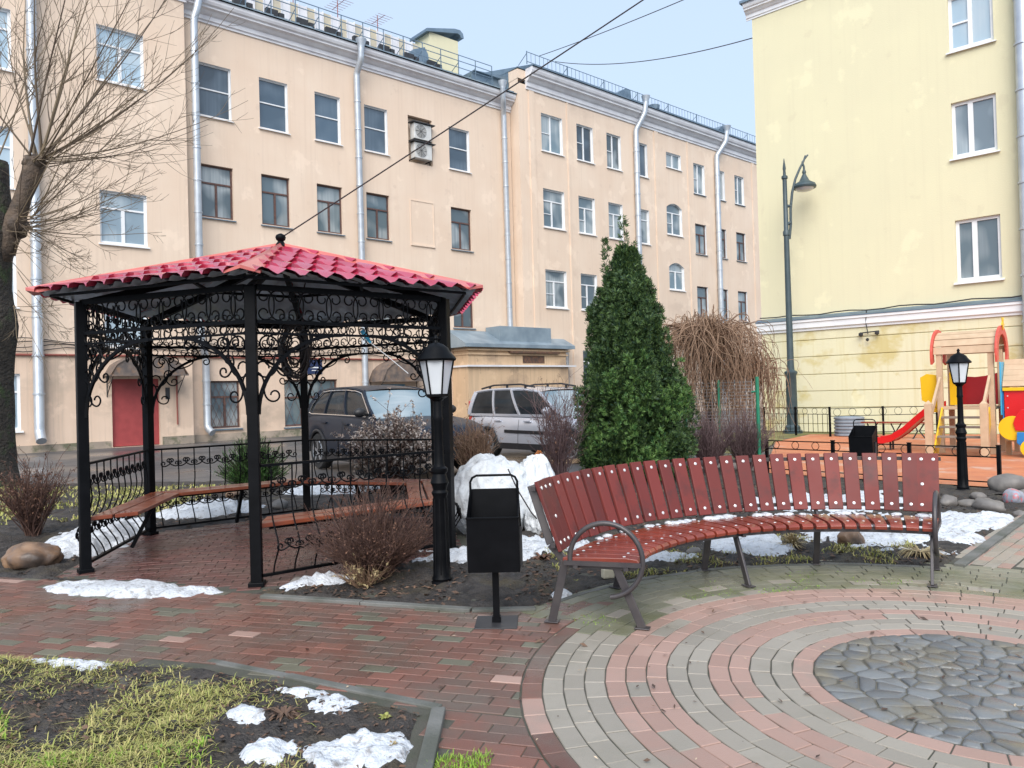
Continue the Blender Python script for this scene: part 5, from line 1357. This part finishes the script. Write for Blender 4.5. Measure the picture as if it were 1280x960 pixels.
# ---- pollarded tree at the left edge
R = random.Random(21); TY = 15.0
base = at(-12, 612, TY); base.z = 0
t = empty('pollarded_tree', base, 0, 'pollarded bare tree with dark mossy trunk and long upswept shoots', 'tree')
def rel(px, py, Y=TY): return at(px, py, Y) - base
m = MB(); N = 26; V = []
for i in range(N + 1):
    z = i / N * (rel(0, 198).z); s = i / N
    r = .41 + .10 * math.exp(-((s - .50) / .07) ** 2) + .25 * math.exp(-s / .05) + .10 * math.exp(-((s - .8) / .08) ** 2)
    for k in range(28):
        a = 2 * pi * k / 28; rr = r * (1 + .10 * fbm(cos(a) * 1.6, sin(a) * 1.6, z * .8) + .05 * fbm(cos(a) * 6, sin(a) * 6, z * 1.4)); V.append((rr * cos(a), rr * sin(a), z - .05))
F = [(i * 28 + k, i * 28 + (k + 1) % 28, (i + 1) * 28 + (k + 1) % 28, (i + 1) * 28 + k) for i in range(N) for k in range(28)] + [tuple(N * 28 + k for k in range(28))]
m.add(V, F); m.build('trunk', K['bark'], t, smooth=180)
m = MB(); pts = [rel(-8, 330), rel(14, 285), rel(30, 245), rel(46, 200)]; m.tube([pts[0], pts[0].lerp(pts[1], .5), pts[1], pts[1].lerp(pts[2], .5), pts[2], pts[2].lerp(pts[3], .6), pts[3]], [.28, .25, .22, .17, .15, .17, .18], 12)
for v in range(len(m.v)):
    p = Vector(m.v[v]); k = 1 + 0 * p.x; q = Vector((fbm(p.x * 4, p.y * 4, p.z * 3), fbm(p.y * 4, p.z * 4, 3), 0)) * .06; m.v[v] = tuple(p + q)
m.ico(pts[3] + Vector((-.05, 0, -.05)), .20, 3, (1, 1, .8), .3, 1.6, 2); m.ico(rel(20, 282), .22, 3, (1, 1, 1.1), .35, 1.4, 5)
st_ = m.build('stub_limb', K['barkcut'], t, smooth=180)
m = MB()
def shoot(o, ang, dep, L, r, up, tw=4):
    d = Vector((cos(ang), dep, sin(ang))).normalized()
    p = arc(o, d, L, up, 11, .022, R); r *= .43; m.tube(p, taper(r, .004, 11), 5, cap=False)
    for k in range(tw):
        tt = R.uniform(.18, .92); q = at_t(p, tt); da = R.uniform(.25, .75) * R.choice((-1, 1))
        d2 = (at_t(p, min(1, tt + .05)) - q).normalized(); d2 = (Matrix.Rotation(da, 3, 'Y') @ d2 + Vector((0, R.uniform(-.4, .4), .05))).normalized()
        l2 = L * (1 - tt * .75) * R.uniform(.25, .65); p2 = arc(q, d2, l2, R.uniform(.0, .35), 7, .04, R); m.tube(p2, taper(r * .42 * (1 - tt * .4), .0028, 7), 4, cap=False)
        for j in range(R.randint(1, 4)):
            t3 = R.uniform(.2, .9); q3 = at_t(p2, t3); d3 = (Matrix.Rotation(R.uniform(.3, .9) * R.choice((-1, 1)), 3, 'Y') @ d2 + Vector((0, R.uniform(-.4, .4), 0))).normalized()
            m.tube(arc(q3, d3, l2 * R.uniform(.25, .6), R.uniform(-.1, .3), 4, .05, R), taper(.005, .0025, 4), 3, cap=False)
top = pts[3]; node = rel(26, 284); trunk_top = Vector((0.1, 0, rel(0, 198).z - .05))
for ang, dep, L, r, up in ((97, .1, 3.6, .075, .0), (86, -.2, 3.9, .07, .05), (78, .15, 3.7, .085, .03), (72, .0, 4.6, .06, .06), (64, -.3, 3.9, .06, .12), (57, .3, 4.2, .05, .15), (46, .0, 4.3, .05, .22), (38, -.4, 4.4, .045, .25), (30, .3, 4.0, .045, .28), (22, .0, 4.2, .045, .30), (15, -.3, 4.0, .04, .25), (8, .3, 3.9, .04, .25), (110, .2, 3.5, .06, 0), (122, -.3, 3.2, .05, .1), (2, .1, 3.4, .035, .2)):
    shoot(top + Vector((R.uniform(-.12, .15), R.uniform(-.12, .12), R.uniform(-.15, .1))), radians(ang), dep, L, r, up, 8)
for i in range(40):
    a = radians(R.uniform(-38, 62)); shoot((node if i % 3 else top) + Vector((R.uniform(-.1, .18), R.uniform(-.2, .2), R.uniform(-.2, .25))), a, R.uniform(-.7, .5), R.uniform(1.3, 3.2), R.uniform(.018, .035), R.uniform(.05, .3) if a > -.3 else R.uniform(-.05, .35), 5)
for i in range(14): shoot(rel(24, 300 + R.uniform(-20, 90)) + Vector((R.uniform(-.2, .15), R.uniform(-.4, .0), 0)), radians(R.uniform(-70, 10)), R.uniform(-.6, .4), R.uniform(.7, 2.0), .016, R.uniform(-.2, .3), 4)
for i in range(18): shoot(trunk_top + Vector((R.uniform(-.45, .2), R.uniform(-.3, .3), 0)), radians(R.uniform(60, 170)), R.uniform(-.5, .5), R.uniform(1.5, 4), R.uniform(.02, .06), R.uniform(0, .2), 5)
for (px, py, q, r) in ((40, 205, 26, .075),):
    m.tube([rel(40, 210), rel(30, 250), rel(24, 290), rel(18, 320)], [.03, .04, .04, .02], 6)
m.build('shoots', K['shoot'], t, smooth=180)

# ---- bare shrubs
def shrub(name, loc, r, h, n, mat, label, leafmat=None, nleaf=0, leafs=.03, seed=1, spread=.8, sub=3, cat='shrub', group='leafless garden shrubs', r0=.008, ball=False, droop=0):
    R = random.Random(seed); x, y = loc; o = empty(name, (x, y, max(-.01, bedh(x, y) - .02)), 0, label, cat, group); m = MB(); tips = []
    for i in range(n):
        a = R.uniform(0, 2 * pi); e = R.uniform(0, 1) ** .6 * spread
        d = Vector((cos(a) * e * r / h * 1.2, sin(a) * e * r / h * 1.2, 1)).normalized(); L = h * R.uniform(.6, 1.05) * (1 - .2 * e)
        if ball: L = 1 / sqrt((d.x ** 2 + d.y ** 2) / r ** 2 + (d.z / h) ** 2) * R.uniform(.8, 1.03)
        p = arc(Vector((R.uniform(-.1, .1) * r, R.uniform(-.1, .1) * r, 0)), d, L, droop, 6, .05, R); m.tube(p, taper(r0, r0 * .35, 6), 4, cap=False); tips.append(p)
        for k in range(sub):
            tt = R.uniform(.25, .95); q = at_t(p, tt); d2 = (d + Vector((R.gauss(0, .55), R.gauss(0, .55), R.gauss(.1, .35)))).normalized()
            p2 = arc(q, d2, L * R.uniform(.15, .4), 0, 4, .08, R); m.tube(p2, taper(r0 * .5, r0 * .25, 4), 3, cap=False); tips.append(p2)
    m.build('stems', K[mat], o, smooth=180)
    if leafmat:
        m = MB()
        for i in range(nleaf):
            p = R.choice(tips); q = at_t(p, R.uniform(.7 if leafmat == 'bloom' else .45, 1.0)) + Vector((R.gauss(0, .012), R.gauss(0, .012), R.gauss(0, .012)))
            d = Vector((R.gauss(0, 1), R.gauss(0, 1), R.gauss(0, 1))).normalized(); s_, u_ = frame_from(d); l = leafs * R.uniform(.5, 1.3)
            m.add([q - d * l, q + s_ * l * .5, q + d * l, q - s_ * l * .45 + u_ * l * .3], [(0, 1, 2, 3)])
        m.build('dry_leaves' if leafmat != 'bloom' else 'dried_blossoms', K[leafmat], o)
    return o
shrub('bare_shrub', gp(42, 678), .62, .98, 110, 'twig', 'brown bare shrub behind the big boulder at the left edge', 'deadleaf', 2000, .017, 5, .95, 5)
shrub('bare_shrub', (gp(470, 728)[0], gp(470, 728)[1] + .05), .98, .84, 330, 'twig', 'spreading reddish brown twiggy shrub growing through the front gazebo railing', 'deadleaf', 1400, .013, 8, 1.3, 6, r0=.0055)
shrub('bare_shrub', (gp(455, 738)[0], gp(455, 738)[1]), .42, .34, 70, 'twig_tan', 'low tan dry clump at the foot of the gazebo shrub', 'straw', 200, .02, 9, 1.2, 4, r0=.005)
shrub('blossom_shrub', (-1.95, 12.2), .92, 1.26, 200, 'twig', 'rounded shrub full of dried pale flower heads before the dark car', 'bloom', 10000, .030, 11, 1.0, 5, ball=True, group='shrubs before the parked cars')
shrub('bare_shrub', (-.62, 12.0), .5, 1.18, 150, 'twig_tan', 'dense tan dry shrub between the garden lamp and the silver car', 'deadleaf', 2200, .02, 12, .8, 5, group='shrubs before the parked cars')
shrub('bare_shrub', (.72, 12.3), .55, 1.7, 85, 'twig_purple', 'tall purple grey bare shrub in front of the silver car', 'deadleaf', 900, .018, 13, .9, 6)
shrub('bare_shrub', (3.55, 14.0), .6, 1.15, 170, 'twig_purple', 'purple bare hedge shrub at the foot of the weeping tree nearest the thuja', None, 0, .02, 14, 1.0, 7, group='purple hedge shrubs')
shrub('bare_shrub', (4.25, 14.1), .6, 1.1, 170, 'twig_purple', 'purple bare hedge shrub beside the green post', None, 0, .02, 15, 1.0, 7, group='purple hedge shrubs')

# ---- foliage sprays
def sprays(m, pts, L, n, R, w=.3, upb=.5):
    for p, out in pts:
        d = (out + Vector((R.gauss(0, .45), R.gauss(0, .45), R.gauss(upb, .35)))).normalized(); s_, u_ = frame_from(d)
        a = R.uniform(0, 6.28); s2 = s_ * cos(a) + u_ * sin(a); l = L * R.uniform(.6, 1.3); u2 = d.cross(s2)
        for k in range(n):
            th = (k / (n - 1) - .5) * 1.7; e = (d * cos(th) + s2 * sin(th)).normalized(); q = (s2 * cos(th) - d * sin(th)) * l * w * .5; ll = l * (1 - .35 * abs(th))
            o = p + u2 * R.gauss(0, .012)
            m.add([o, o + e * ll * .55 + q, o + e * ll + u2 * R.gauss(0, .02), o + e * ll * .55 - q], [(0, 1, 2, 3)])
R = random.Random(5)
th = empty('thuja', (2.02, 13.2, 0), 0, 'tall dark green conical thuja beside the silver wagon', 'tree')
prof = [(0.05, .86), (.35, 1.06), (.8, 1.07), (1.5, .88), (2.2, .66), (2.9, .46), (3.5, .27), (3.9, .15), (4.2, .08), (4.45, .03)]
def rad(z, pf): return interp(pf, z)[0]
m = MB()
def plume(b, out, H_, rr, n):
    ax = (Vector((0, 0, 1)) + out * R.uniform(.10, .34) + Vector((R.gauss(0, .06), R.gauss(0, .06), 0))).normalized(); pts = []
    for i in range(n):
        s = R.random() ** .9; a = R.uniform(0, 2 * pi); e = rr * (1 - s) ** .7 * sqrt(R.random()) + .012; s_, u_ = frame_from(ax)
        o = s_ * cos(a) + u_ * sin(a); pts.append((b + ax * H_ * s + o * e, o * .75 + out * .2))
    sprays(m, pts, .088, 5, R, .20, 1.15)
for i in range(520):
    z = 3.75 * R.random() ** 1.15; a = R.uniform(0, 2 * pi); r = rad(z, prof)
    r *= (.80 + .30 * fbm(cos(a) * 1.6, sin(a) * 1.6, z * .9 + 4)) * R.uniform(.72, 1.02); out = Vector((cos(a), sin(a), 0))
    kz = 1 - .55 * sst(2.4, 3.7, z); plume(out * r * (1 - .35 * sst(2.6, 3.7, z)) + Vector((0, 0, z)), out * kz, R.uniform(.38, .72) * kz, R.uniform(.13, .22) * (.55 + .45 * kz), 66)
for (ox, oy, z0, hz) in ((.0, 0, 3.7, .90), (-.30, -.1, 3.5, .68), (.12, -.1, 3.5, .55), (.33, 0, 3.0, .5), (-.44, -.1, 2.8, .55), (.02, -.1, 3.3, .8), (-.30, -.05, 3.1, .6), (.2, 0, 3.1, .6)):
    plume(Vector((ox, oy, z0)), Vector((ox, oy, 0)), hz, .10, 80)
pts = []
for i in range(2600):   # inner dark mass that closes the crown
    z = R.uniform(.1, 4.0); a = R.uniform(0, 2 * pi); r = rad(z, prof) * R.uniform(.25, .72); pts.append((Vector((r * cos(a), r * sin(a), z)), Vector((cos(a), sin(a), 0))))
sprays(m, pts, .16, 5, R, .3, .8); m.build('crown', K['thuja'], th)
m = MB()
for i in range(26):
    z = R.uniform(.1, 1.7) ; a = R.uniform(-2.6, .3); r = rad(z, prof) * R.uniform(.85, 1.04); out = Vector((cos(a), sin(a), 0)); plume(out * r + Vector((0, 0, z)), out, R.uniform(.3, .6), .14, 40)
o_ = m.build('fresh_sprays', M('fresh_thuja_sprays', (.022, .075, .022), (.115, .20, .048), 3, .55, island=True, spec=.3), th); o_['label'] = 'lighter yellow green sprays low on the right'
m = MB()
for i in range(9):
    a = R.uniform(0, 6.28); q = R.uniform(.05, .4); m.tube([(q * cos(a), q * sin(a), -.05), (q * cos(a) * 1.2, q * sin(a) * 1.2, 1.2), (q * cos(a) * .6, q * sin(a) * .6, 3.0 + R.random())], [.06, .05, .015], 7)
m.build('trunk', K['bark'], th, smooth=180)

pn = empty('dwarf_pine', (gp(322, 614)[0], gp(322, 614)[1] - .2, 0), 0, 'low bushy green dwarf pine behind the gazebo seat', 'shrub'); R = random.Random(9)
m = MB(); st2 = MB()
for i in range(420):
    a = R.uniform(0, 2 * pi); e = R.random() ** .5; d = Vector((cos(a) * e * 1.0, sin(a) * e * 1.0, .28 + (1 - e * e) * .9)).normalized(); L = R.uniform(.55, 1.0) / sqrt((d.x ** 2 + d.y ** 2) / .70 ** 2 + (d.z / .88) ** 2); p = arc(Vector((0, 0, .08)), d, L, .10, 6, .06, R)
    st2.tube(p, taper(.012, .005, 6), 4, cap=False)
    for k in range(60):
        tt = .12 + .88 * k / 60; q = at_t(p, tt); dd = (at_t(p, min(1, tt + .03)) - at_t(p, max(0, tt - .05))).normalized()
        nd = (dd * .8 + Vector((R.gauss(0, .6), R.gauss(0, .6), R.gauss(0, .6)))).normalized(); s_, u_ = frame_from(nd); l = R.uniform(.06, .11)
        m.add([q - s_ * .005, q + s_ * .005, q + nd * l], [(0, 1, 2)])
m.build('needles', K['pine'], pn); st2.build('branches', K['bark'], pn, smooth=180)

# ---- weeping tree over a wire trellis
wt = empty('weeping_tree', (4.05, 16.0, 0), 0, 'brown bare weeping tree with a dome of hanging twigs beside the thuja', 'tree'); R = random.Random(4)
m = MB(); m.tube([(0, 0, -.05), (.06, .02, 1.0), (0, 0, 2.0), (.05, 0, 2.85)], [.11, .09, .08, .05], 9); m.build('trunk', K['bark'], wt, smooth=180)
m = MB()
for i in range(950):
    a = R.uniform(0, 2 * pi); c = R.choice((0, 0, 0, 1)); o = Vector((R.gauss(0, .22), R.gauss(0, .22), R.uniform(2.3, 2.85))) if not c else Vector((R.gauss(.85, .2), R.gauss(.1, .2), R.uniform(1.6, 2.1))); q = R.uniform(.1, 1.12) * (1.0 if not c else .6)
    rise = R.uniform(.1, .42) * (1.2 - q) + .08; L = R.uniform(.8, 3.2) * (1 if not c else .8); P_ = []
    for k in range(11):
        s = k / 10; x = q * (1 - (1 - min(1, s * 2.0)) ** 2) + .08 * s; z = rise * sin(min(1, s * 2.6) * pi / 2) * 1.2 - L * max(0, s - .22) ** 1.25
        w_ = a + s * .9 * sin(i * 1.7); P_.append(o + Vector((x * cos(w_), x * sin(w_), z)) + Vector((sin(i + s * 6), cos(i * 1.3 + s * 5), .5 * sin(i * 2.1 + s * 9))) * (.03 + .12 * s * (i % 2 == 0)))
    P_ = [p if p.z > .08 else Vector((p.x, p.y, .08 + R.random() * .05)) for p in P_]
    m.tube(P_, taper(R.uniform(.004, .013), .003, 10), 4, cap=False)
m.build('hanging_twigs', K['twig_tan'], wt, smooth=180)
tl = empty('wire_trellis', (4.6, 15.3, 0), radians(-42), 'grey wire mesh panels on green posts under the weeping tree', 'trellis'); tl.location.x = 4.25
m = MB()
for x in (-.9, -.15): m.tube([(x, 0, 0), (x, 0, 1.75)], .025, 6)
m.build('post', K['green'], tl)
m = MB()
for k in range(24): m.tube([(-.9, .01, .2 + k * .065), (.55, .01, .2 + k * .065)], .0045, 4)
for k in range(13): m.tube([(-.9 + k * .12, .016, .15), (-.9 + k * .12, .016, 1.75)], .0045, 4)
m.build('mesh', K['wire'], tl)
gpst = at(950, 592, 13.9); m = MB(); m.tube([(0, 0, 0), (0, 0, 1.78)], .034, 8); m.tube([(0, 0, 1.52), (-.10, .03, 1.5)], .02, 6)
tag(m.build('fence_post', K['green'], loc=(gpst.x, gpst.y, 0), smooth=60), 'single bright green steel post at the corner of the bed', 'post')
# ================================================================== PLAYGROUND
PO = gp(1178, 566); PRZ = YRZ
ph = empty('play_house', (*PO, 0), PRZ, 'timber play tower with barrel roof, red slide and coral arches', 'playground house', 'playground equipment')
def part(nm, mat, fn, par=ph, bevel=.006, smooth=None, label=None):
    m = MB(); fn(m); o = m.build(nm, K[mat], par, bevel=bevel, smooth=smooth)
    if label: o['label'] = label
    return o
for (x, y) in ((0, 0), (1.0, 0), (0, .95), (1.0, .95)): part('post', 'plwood', lambda m: m.bb(x - .055, x + .055, y - .055, y + .055, 0, 2.28))
for x in (-.02, 1.02): part('newel_post', 'plwood', lambda m: (m.bb(x - .07, x + .07, -.98, -.84, 0, 1.12), m.lathe([(.09, 1.12), (.0, 1.2)], (x, -.91, 0), 4, a0=pi / 4)))
part('platform', 'plwood', lambda m: [m.bb(-.06, 1.06, -.05 + k * .13, .07 + k * .13, .97, 1.03) for k in range(8)])
part('step', 'plstep', lambda m: [m.bb(.08, .92, -.92 + k * .2, -.72 + k * .2, .18 + k * .2, .225 + k * .2) for k in range(4)])
part('step_string', 'plyellow', lambda m: [m.prism([(-.95, .02), (-.55, .02), (-.04, .62), (-.04, 1.02), (-.1, 1.02)], x, x + .03, 'x') for x in (.03, .94)])
part('handrail', 'plwood', lambda m: [m.beam((x, -.88, .92), (x, -.06, 1.66), .05, .12) for x in (.02, .98)])
def roof(m):
    n = 9
    for k in range(n):
        a0, a1 = pi * k / n, pi * (k + 1) / n - .03
        p = [(.475 - .56 * cos(a), 2.20 + .52 * sin(a)) for a in (a0, a1)]; q = [(.475 - .53 * cos(a), 2.20 + .49 * sin(a)) for a in (a0, a1)]
        m.prism([p[0], p[1], q[1], q[0]], -.10, 1.10, 'x')
part('roof', 'plwood', roof)
def archf(x):
    def f(m):
        n = 16; O = []; I = []
        for k in range(n + 1):
            a = radians(-18) + radians(216) * k / n; O.append((.475 - .64 * cos(a), 2.17 + .62 * sin(a))); I.append((.475 - .44 * cos(a), 2.17 + .43 * sin(a)))
        for k in range(n): m.prism([O[k], O[k + 1], I[k + 1], I[k]], x, x + .045, 'x')
    return f
part('arch_board', 'plarch', archf(-.15)); part('arch_board', 'plarch', archf(1.10))
part('star', 'plyellow', lambda m: m.prism([(.475 + (.16 if k % 2 else .07) * sin(pi * k / 5), 2.84 + (.16 if k % 2 else .07) * cos(pi * k / 5)) for k in range(10)], 1.15, 1.17, 'x'))
part('back_panel', 'plmaroon', lambda m: m.prism([(.06, 1.05), (.94, 1.05), (.94, 1.76), (.7, 1.70), (.5, 1.68), (.3, 1.70), (.06, 1.76)], .93, .96, 'y'))
part('gate_panel', 'plyellow', lambda m: [m.prism([(.02, 1.05), (.44, 1.05), (.44, 1.72), (.3, 1.78), (.02, 1.72)], x, x + .03, 'x') for x in (-.085,)] + [m.prism([(.06, 1.05), (.28, 1.05), (.28, 1.75), (.06, 1.80)], .55, .57, 'y')])
part('gate_panel', 'plyellow', lambda m: m.prism([(-.40, 1.18), (-.06, 1.0), (-.06, 1.74), (-.28, 1.78), (-.42, 1.70)], .05, .08, 'y'))
SP = [(-.05, 1.03), (-.25, .98), (-.55, .72), (-.85, .44), (-1.1, .27), (-1.35, .20), (-1.5, .20)]
def slide(m):
    for (a, b) in zip(SP[:-1], SP[1:]):
        m.prism([a, b, (b[0], b[1] - .03), (a[0], a[1] - .03)], .15, .65, 'y')
        for y in (.12, .65): m.prism([(a[0], a[1] + .12), (b[0], b[1] + .12), (b[0], b[1] - .05), (a[0], a[1] - .05)], y, y + .035, 'y')
sd = part('slide', 'plred', slide)
part('slide_leg', 'ironmat', lambda m: (m.bb(-1.2, -1.16, .3, .34, 0, .24), m.bb(-1.2, -1.16, .5, .54, 0, .24)), sd)
part('slide_side', 'plyellow', lambda m: m.prism([(-.02, 1.12), (-.30, 1.05), (-.34, .92), (-.02, .9)], .10, .118, 'y'))
p2 = empty('play_house', (*PO, 0), PRZ, 'timber play booth with sky blue post and red front panel at the right photo edge', 'playground house', 'playground equipment')
for (x, y) in ((1.28, -.02), (2.5, -.02), (1.28, .9), (2.5, .9)): part('post', 'plwood', lambda m: m.bb(x - .05, x + .05, y - .05, y + .05, 0, 1.5), p2)
part('side_board', 'plsky', lambda m: m.bb(1.17, 1.20, -.12, .25, .85, 1.98), p2); part('side_board', 'plblue', lambda m: m.bb(1.205, 1.225, -.11, .9, .7, 1.4), p2)
part('slat_roof', 'plwood', lambda m: [m.prism([(-.16 + k * .075, 1.46 + k * .115), (-.16 + k * .075 + .02, 1.45 + k * .115), (-.07 + k * .075, 1.565 + k * .115), (-.09 + k * .075, 1.575 + k * .115)], 1.22, 2.7, 'x') for k in range(5)], p2)
part('yellow_rail', 'plyellow', lambda m: m.bb(1.22, 2.7, -.15, -.11, 1.36, 1.43), p2)
part('front_panel', 'plred', lambda m: m.bb(1.24, 2.7, -.10, -.075, .72, 1.36), p2)
part('panel_bolts', 'bolt', lambda m: [m.ico((1.30, -.10, z), .018, 1) for z in (1.25, 1.0, .8)], p2, 0)
part('counter', 'plwood', lambda m: m.bb(1.25, 2.6, -.25, -.02, .30, .36), p2)
tr = empty('play_train', (*PO, 0), PRZ, 'blue and red toy train with yellow disc nose and yellow wheels', 'play train', 'playground equipment')
Ry = lambda y: Matrix.Translation((0, 0, 0)).to_3x3() @ Matrix.Rotation(pi / 2, 3, 'X')
part('nose_disc', 'plyellow', lambda m: m.lathe([(.25, -.02), (.25, .02)], (1.46, -.62, .60), 24, M=Matrix.Rotation(pi / 2, 3, 'X') ), tr)
part('boiler', 'plred', lambda m: m.prism([(1.52, .55), (1.75, .55), (1.75, .98), (1.62, .98), (1.52, .82), (1.48, .70)], -.68, -.30, 'y'), tr)
part('body', 'plblue', lambda m: m.prism([(1.55, .52), (2.6, .52), (2.6, .2), (1.66, .2), (1.54, .30)], -.72, -.26, 'y'), tr)
for x in (1.80, 2.4): 
    wq = part('wheel', 'plyellow', lambda m: m.lathe([(.19, -.03), (.19, .03)], (x, -.78, .20), 22, M=Matrix.Rotation(pi / 2, 3, 'X')), tr)
    part('hub', 'white', lambda m: m.lathe([(.05, -.03), (.05, .045)], (x, -.78, .20), 12, M=Matrix.Rotation(pi / 2, 3, 'X')), wq, 0)
part('cab', 'plred', lambda m: m.bb(2.0, 2.6, -.7, -.28, .525, 1.1), tr)

# ---- low ring fences
def fence(nm, p0, p1, h, npost, label, ring=.062, sp=.30, low=.10, bars=False, group='low black ring fences'):
    a = Vector((*p0, 0)); b = Vector((*p1, 0)); L = (b - a).length; d = (b - a) / L
    t = empty(nm, a, atan2(d.y, d.x), label, 'fence', group)
    for k in range(npost):
        x = L * k / (npost - 1); m = MB(); m.bb(x - .025, x + .025, -.025, .025, 0, h + .03); m.bb(x - .03, x + .03, -.03, .03, h + .03, h + .04); m.build('post', K['iron'], t)
    m = MB()
    for z in (h, h - 2 * ring - .012, low): m.beam((0, 0, z), (L, 0, z), .016, .018)
    m.build('rail', K['iron'], t)
    m = MB(); n = int(L / sp)
    for k in range(n):
        x = L * (k + .5) / n; m.tube([(x + ring * cos(q), 0, h - ring - .006 + ring * sin(q)) for q in [2 * pi * i / 18 for i in range(19)]], .006, 5)
    m.build('ring_row', K['iron'], t)
    if bars:
        m = MB()
        for k in range(int(L / bars)): x = (k + .5) * bars; m.beam((x, 0, low), (x, 0, h - 2 * ring - .012), .012, .012)
        m.build('bars', K['iron'], t)
f1 = gp(1250, 612); f0 = (4.62, 14.05)
fence('ring_fence', f0, f1, .61, 4, 'low black ring fence between the bed and the orange playground', .065, .36)
c1 = gp(1038, 546); c0 = gp(956, 543); c2 = gp(1172, 543)
fence('ring_fence', c1, c0, .88, 3, 'black barred ring fence round the foot of the tall street lamp', .09, .34, .12, .17)
fence('ring_fence', c1, (c2[0], c2[1]), .86, 3, 'black ring fence along the yellow wall behind the red slide', .11, .42, .12)
# far bench and ribbed planter
bx, by = gp(1118, 548); fb = empty('park_bench', (bx, by, 0), YRZ, 'dark backless park bench before the yellow wall', 'bench')
m = MB(); [m.bb(-.85, .85, -.2 + k * .14, -.08 + k * .14, .44, .48) for k in range(3)]; m.build('seat', K['seatwood'], fb)
for x in (-.6, 0.05, .65):
    m = MB(); m.tube([(x - .12, -.15, 0), (x, -.12, .22), (x - .1, -.1, .43)], .022, 6); m.tube([(x + .14, .1, 0), (x, .05, .22), (x + .12, .1, .43)], .022, 6); m.build('leg', K['ironmat'], fb)
px_, py_ = gp(1062, 545); m = MB(); pr = []
for k in range(6): z = k * .1; pr += [(.40, z + .005), (.44, z + .03), (.44, z + .075), (.40, z + .098)]
m.lathe(pr + [(.33, .595), (.3, .5)], n=26); pl = m.build('ribbed_planter', K['tank'], smooth=35, loc=(px_, py_, 0)); tag(pl, 'grey blue round planter of stacked ribs beside the far bench', 'planter')

# ================================================================== OVERHEAD WIRES
def wire(p0, p1, r, sag, label, n=40):
    p0, p1 = Vector(p0), Vector(p1); m = MB()
    m.tube([p0.lerp(p1, i / n) - Vector((0, 0, sag * 4 * (i / n) * (1 - i / n))) for i in range(n + 1)], r, 5)
    tag(m.build('overhead_wire', K['cable']), label, 'wire', 'overhead wires')
fin = Vector((GZ[0], GZ[1], 3.40)); q = at(792, -2, 8.0); e = fin + (q - fin) * 3.5
wire(fin, e, .008, .10, 'thick dark cable rising from the gazebo finial across the facade')
rz_ = lambda px, py, Y: at(px, py, Y)
wire(rz_(674, 70, 45), rz_(905, -22, 30), .02, .1, 'thin wire over the roof climbing to the right edge of the sky')
wire(rz_(694, 77, 46), rz_(946, 46, 28), .02, .5, 'thin sagging wire from the peach roof to the yellow cornice')

# ================================================================== CAMERA, LIGHT, VIEW
cam = bpy.data.cameras.new('camera'); co = bpy.data.objects.new('camera', cam); COL.objects.link(co)
cam.sensor_width = 36; cam.lens = 36 * FPX / 1280; cam.clip_start = .05; cam.clip_end = 2000
co.location = (0, 0, EYE); co.rotation_euler = (Matrix.Rotation(pi / 2 + PITCH, 3, 'X') @ Matrix.Rotation(ROLL, 3, 'Z')).to_euler()
S.camera = co
W = bpy.data.worlds.new('World'); S.world = W; W.use_nodes = True; nt = W.node_tree; N = nt.nodes; Lk = nt.links
bg = N['Background']; sky = N.new('ShaderNodeTexSky'); sky.sky_type = 'NISHITA'; sky.sun_disc = False
SEL, SAZ = radians(42), radians(186)
sky.sun_elevation = SEL; sky.sun_rotation = SAZ; sky.air_density = 1.0; sky.dust_density = 4.0; sky.ozone_density = 1.5; sky.altitude = 20
mx = N.new('ShaderNodeMixRGB'); mx.inputs[0].default_value = .62; mx.inputs[2].default_value = (5.3, 6.5, 8.1, 1)
Lk.new(sky.outputs[0], mx.inputs[1]); Lk.new(mx.outputs[0], bg.inputs['Color']); bg.inputs['Strength'].default_value = .075
sun = bpy.data.lights.new('sun', 'SUN'); sun.energy = 1.5; sun.angle = radians(50); sun.color = (1, .965, .92)
so = bpy.data.objects.new('sun', sun); COL.objects.link(so)
dirv = Vector((sin(SAZ) * cos(SEL), cos(SAZ) * cos(SEL), sin(SEL)))
so.rotation_euler = dirv.to_track_quat('Z', 'Y').to_euler(); so.location = dirv * 60
S.view_settings.view_transform = 'Standard'; S.view_settings.look = 'None'; S.view_settings.exposure = 1.2; S.view_settings.gamma = 1; S.view_settings.use_curve_mapping = False
S.cycles.max_bounces = 6
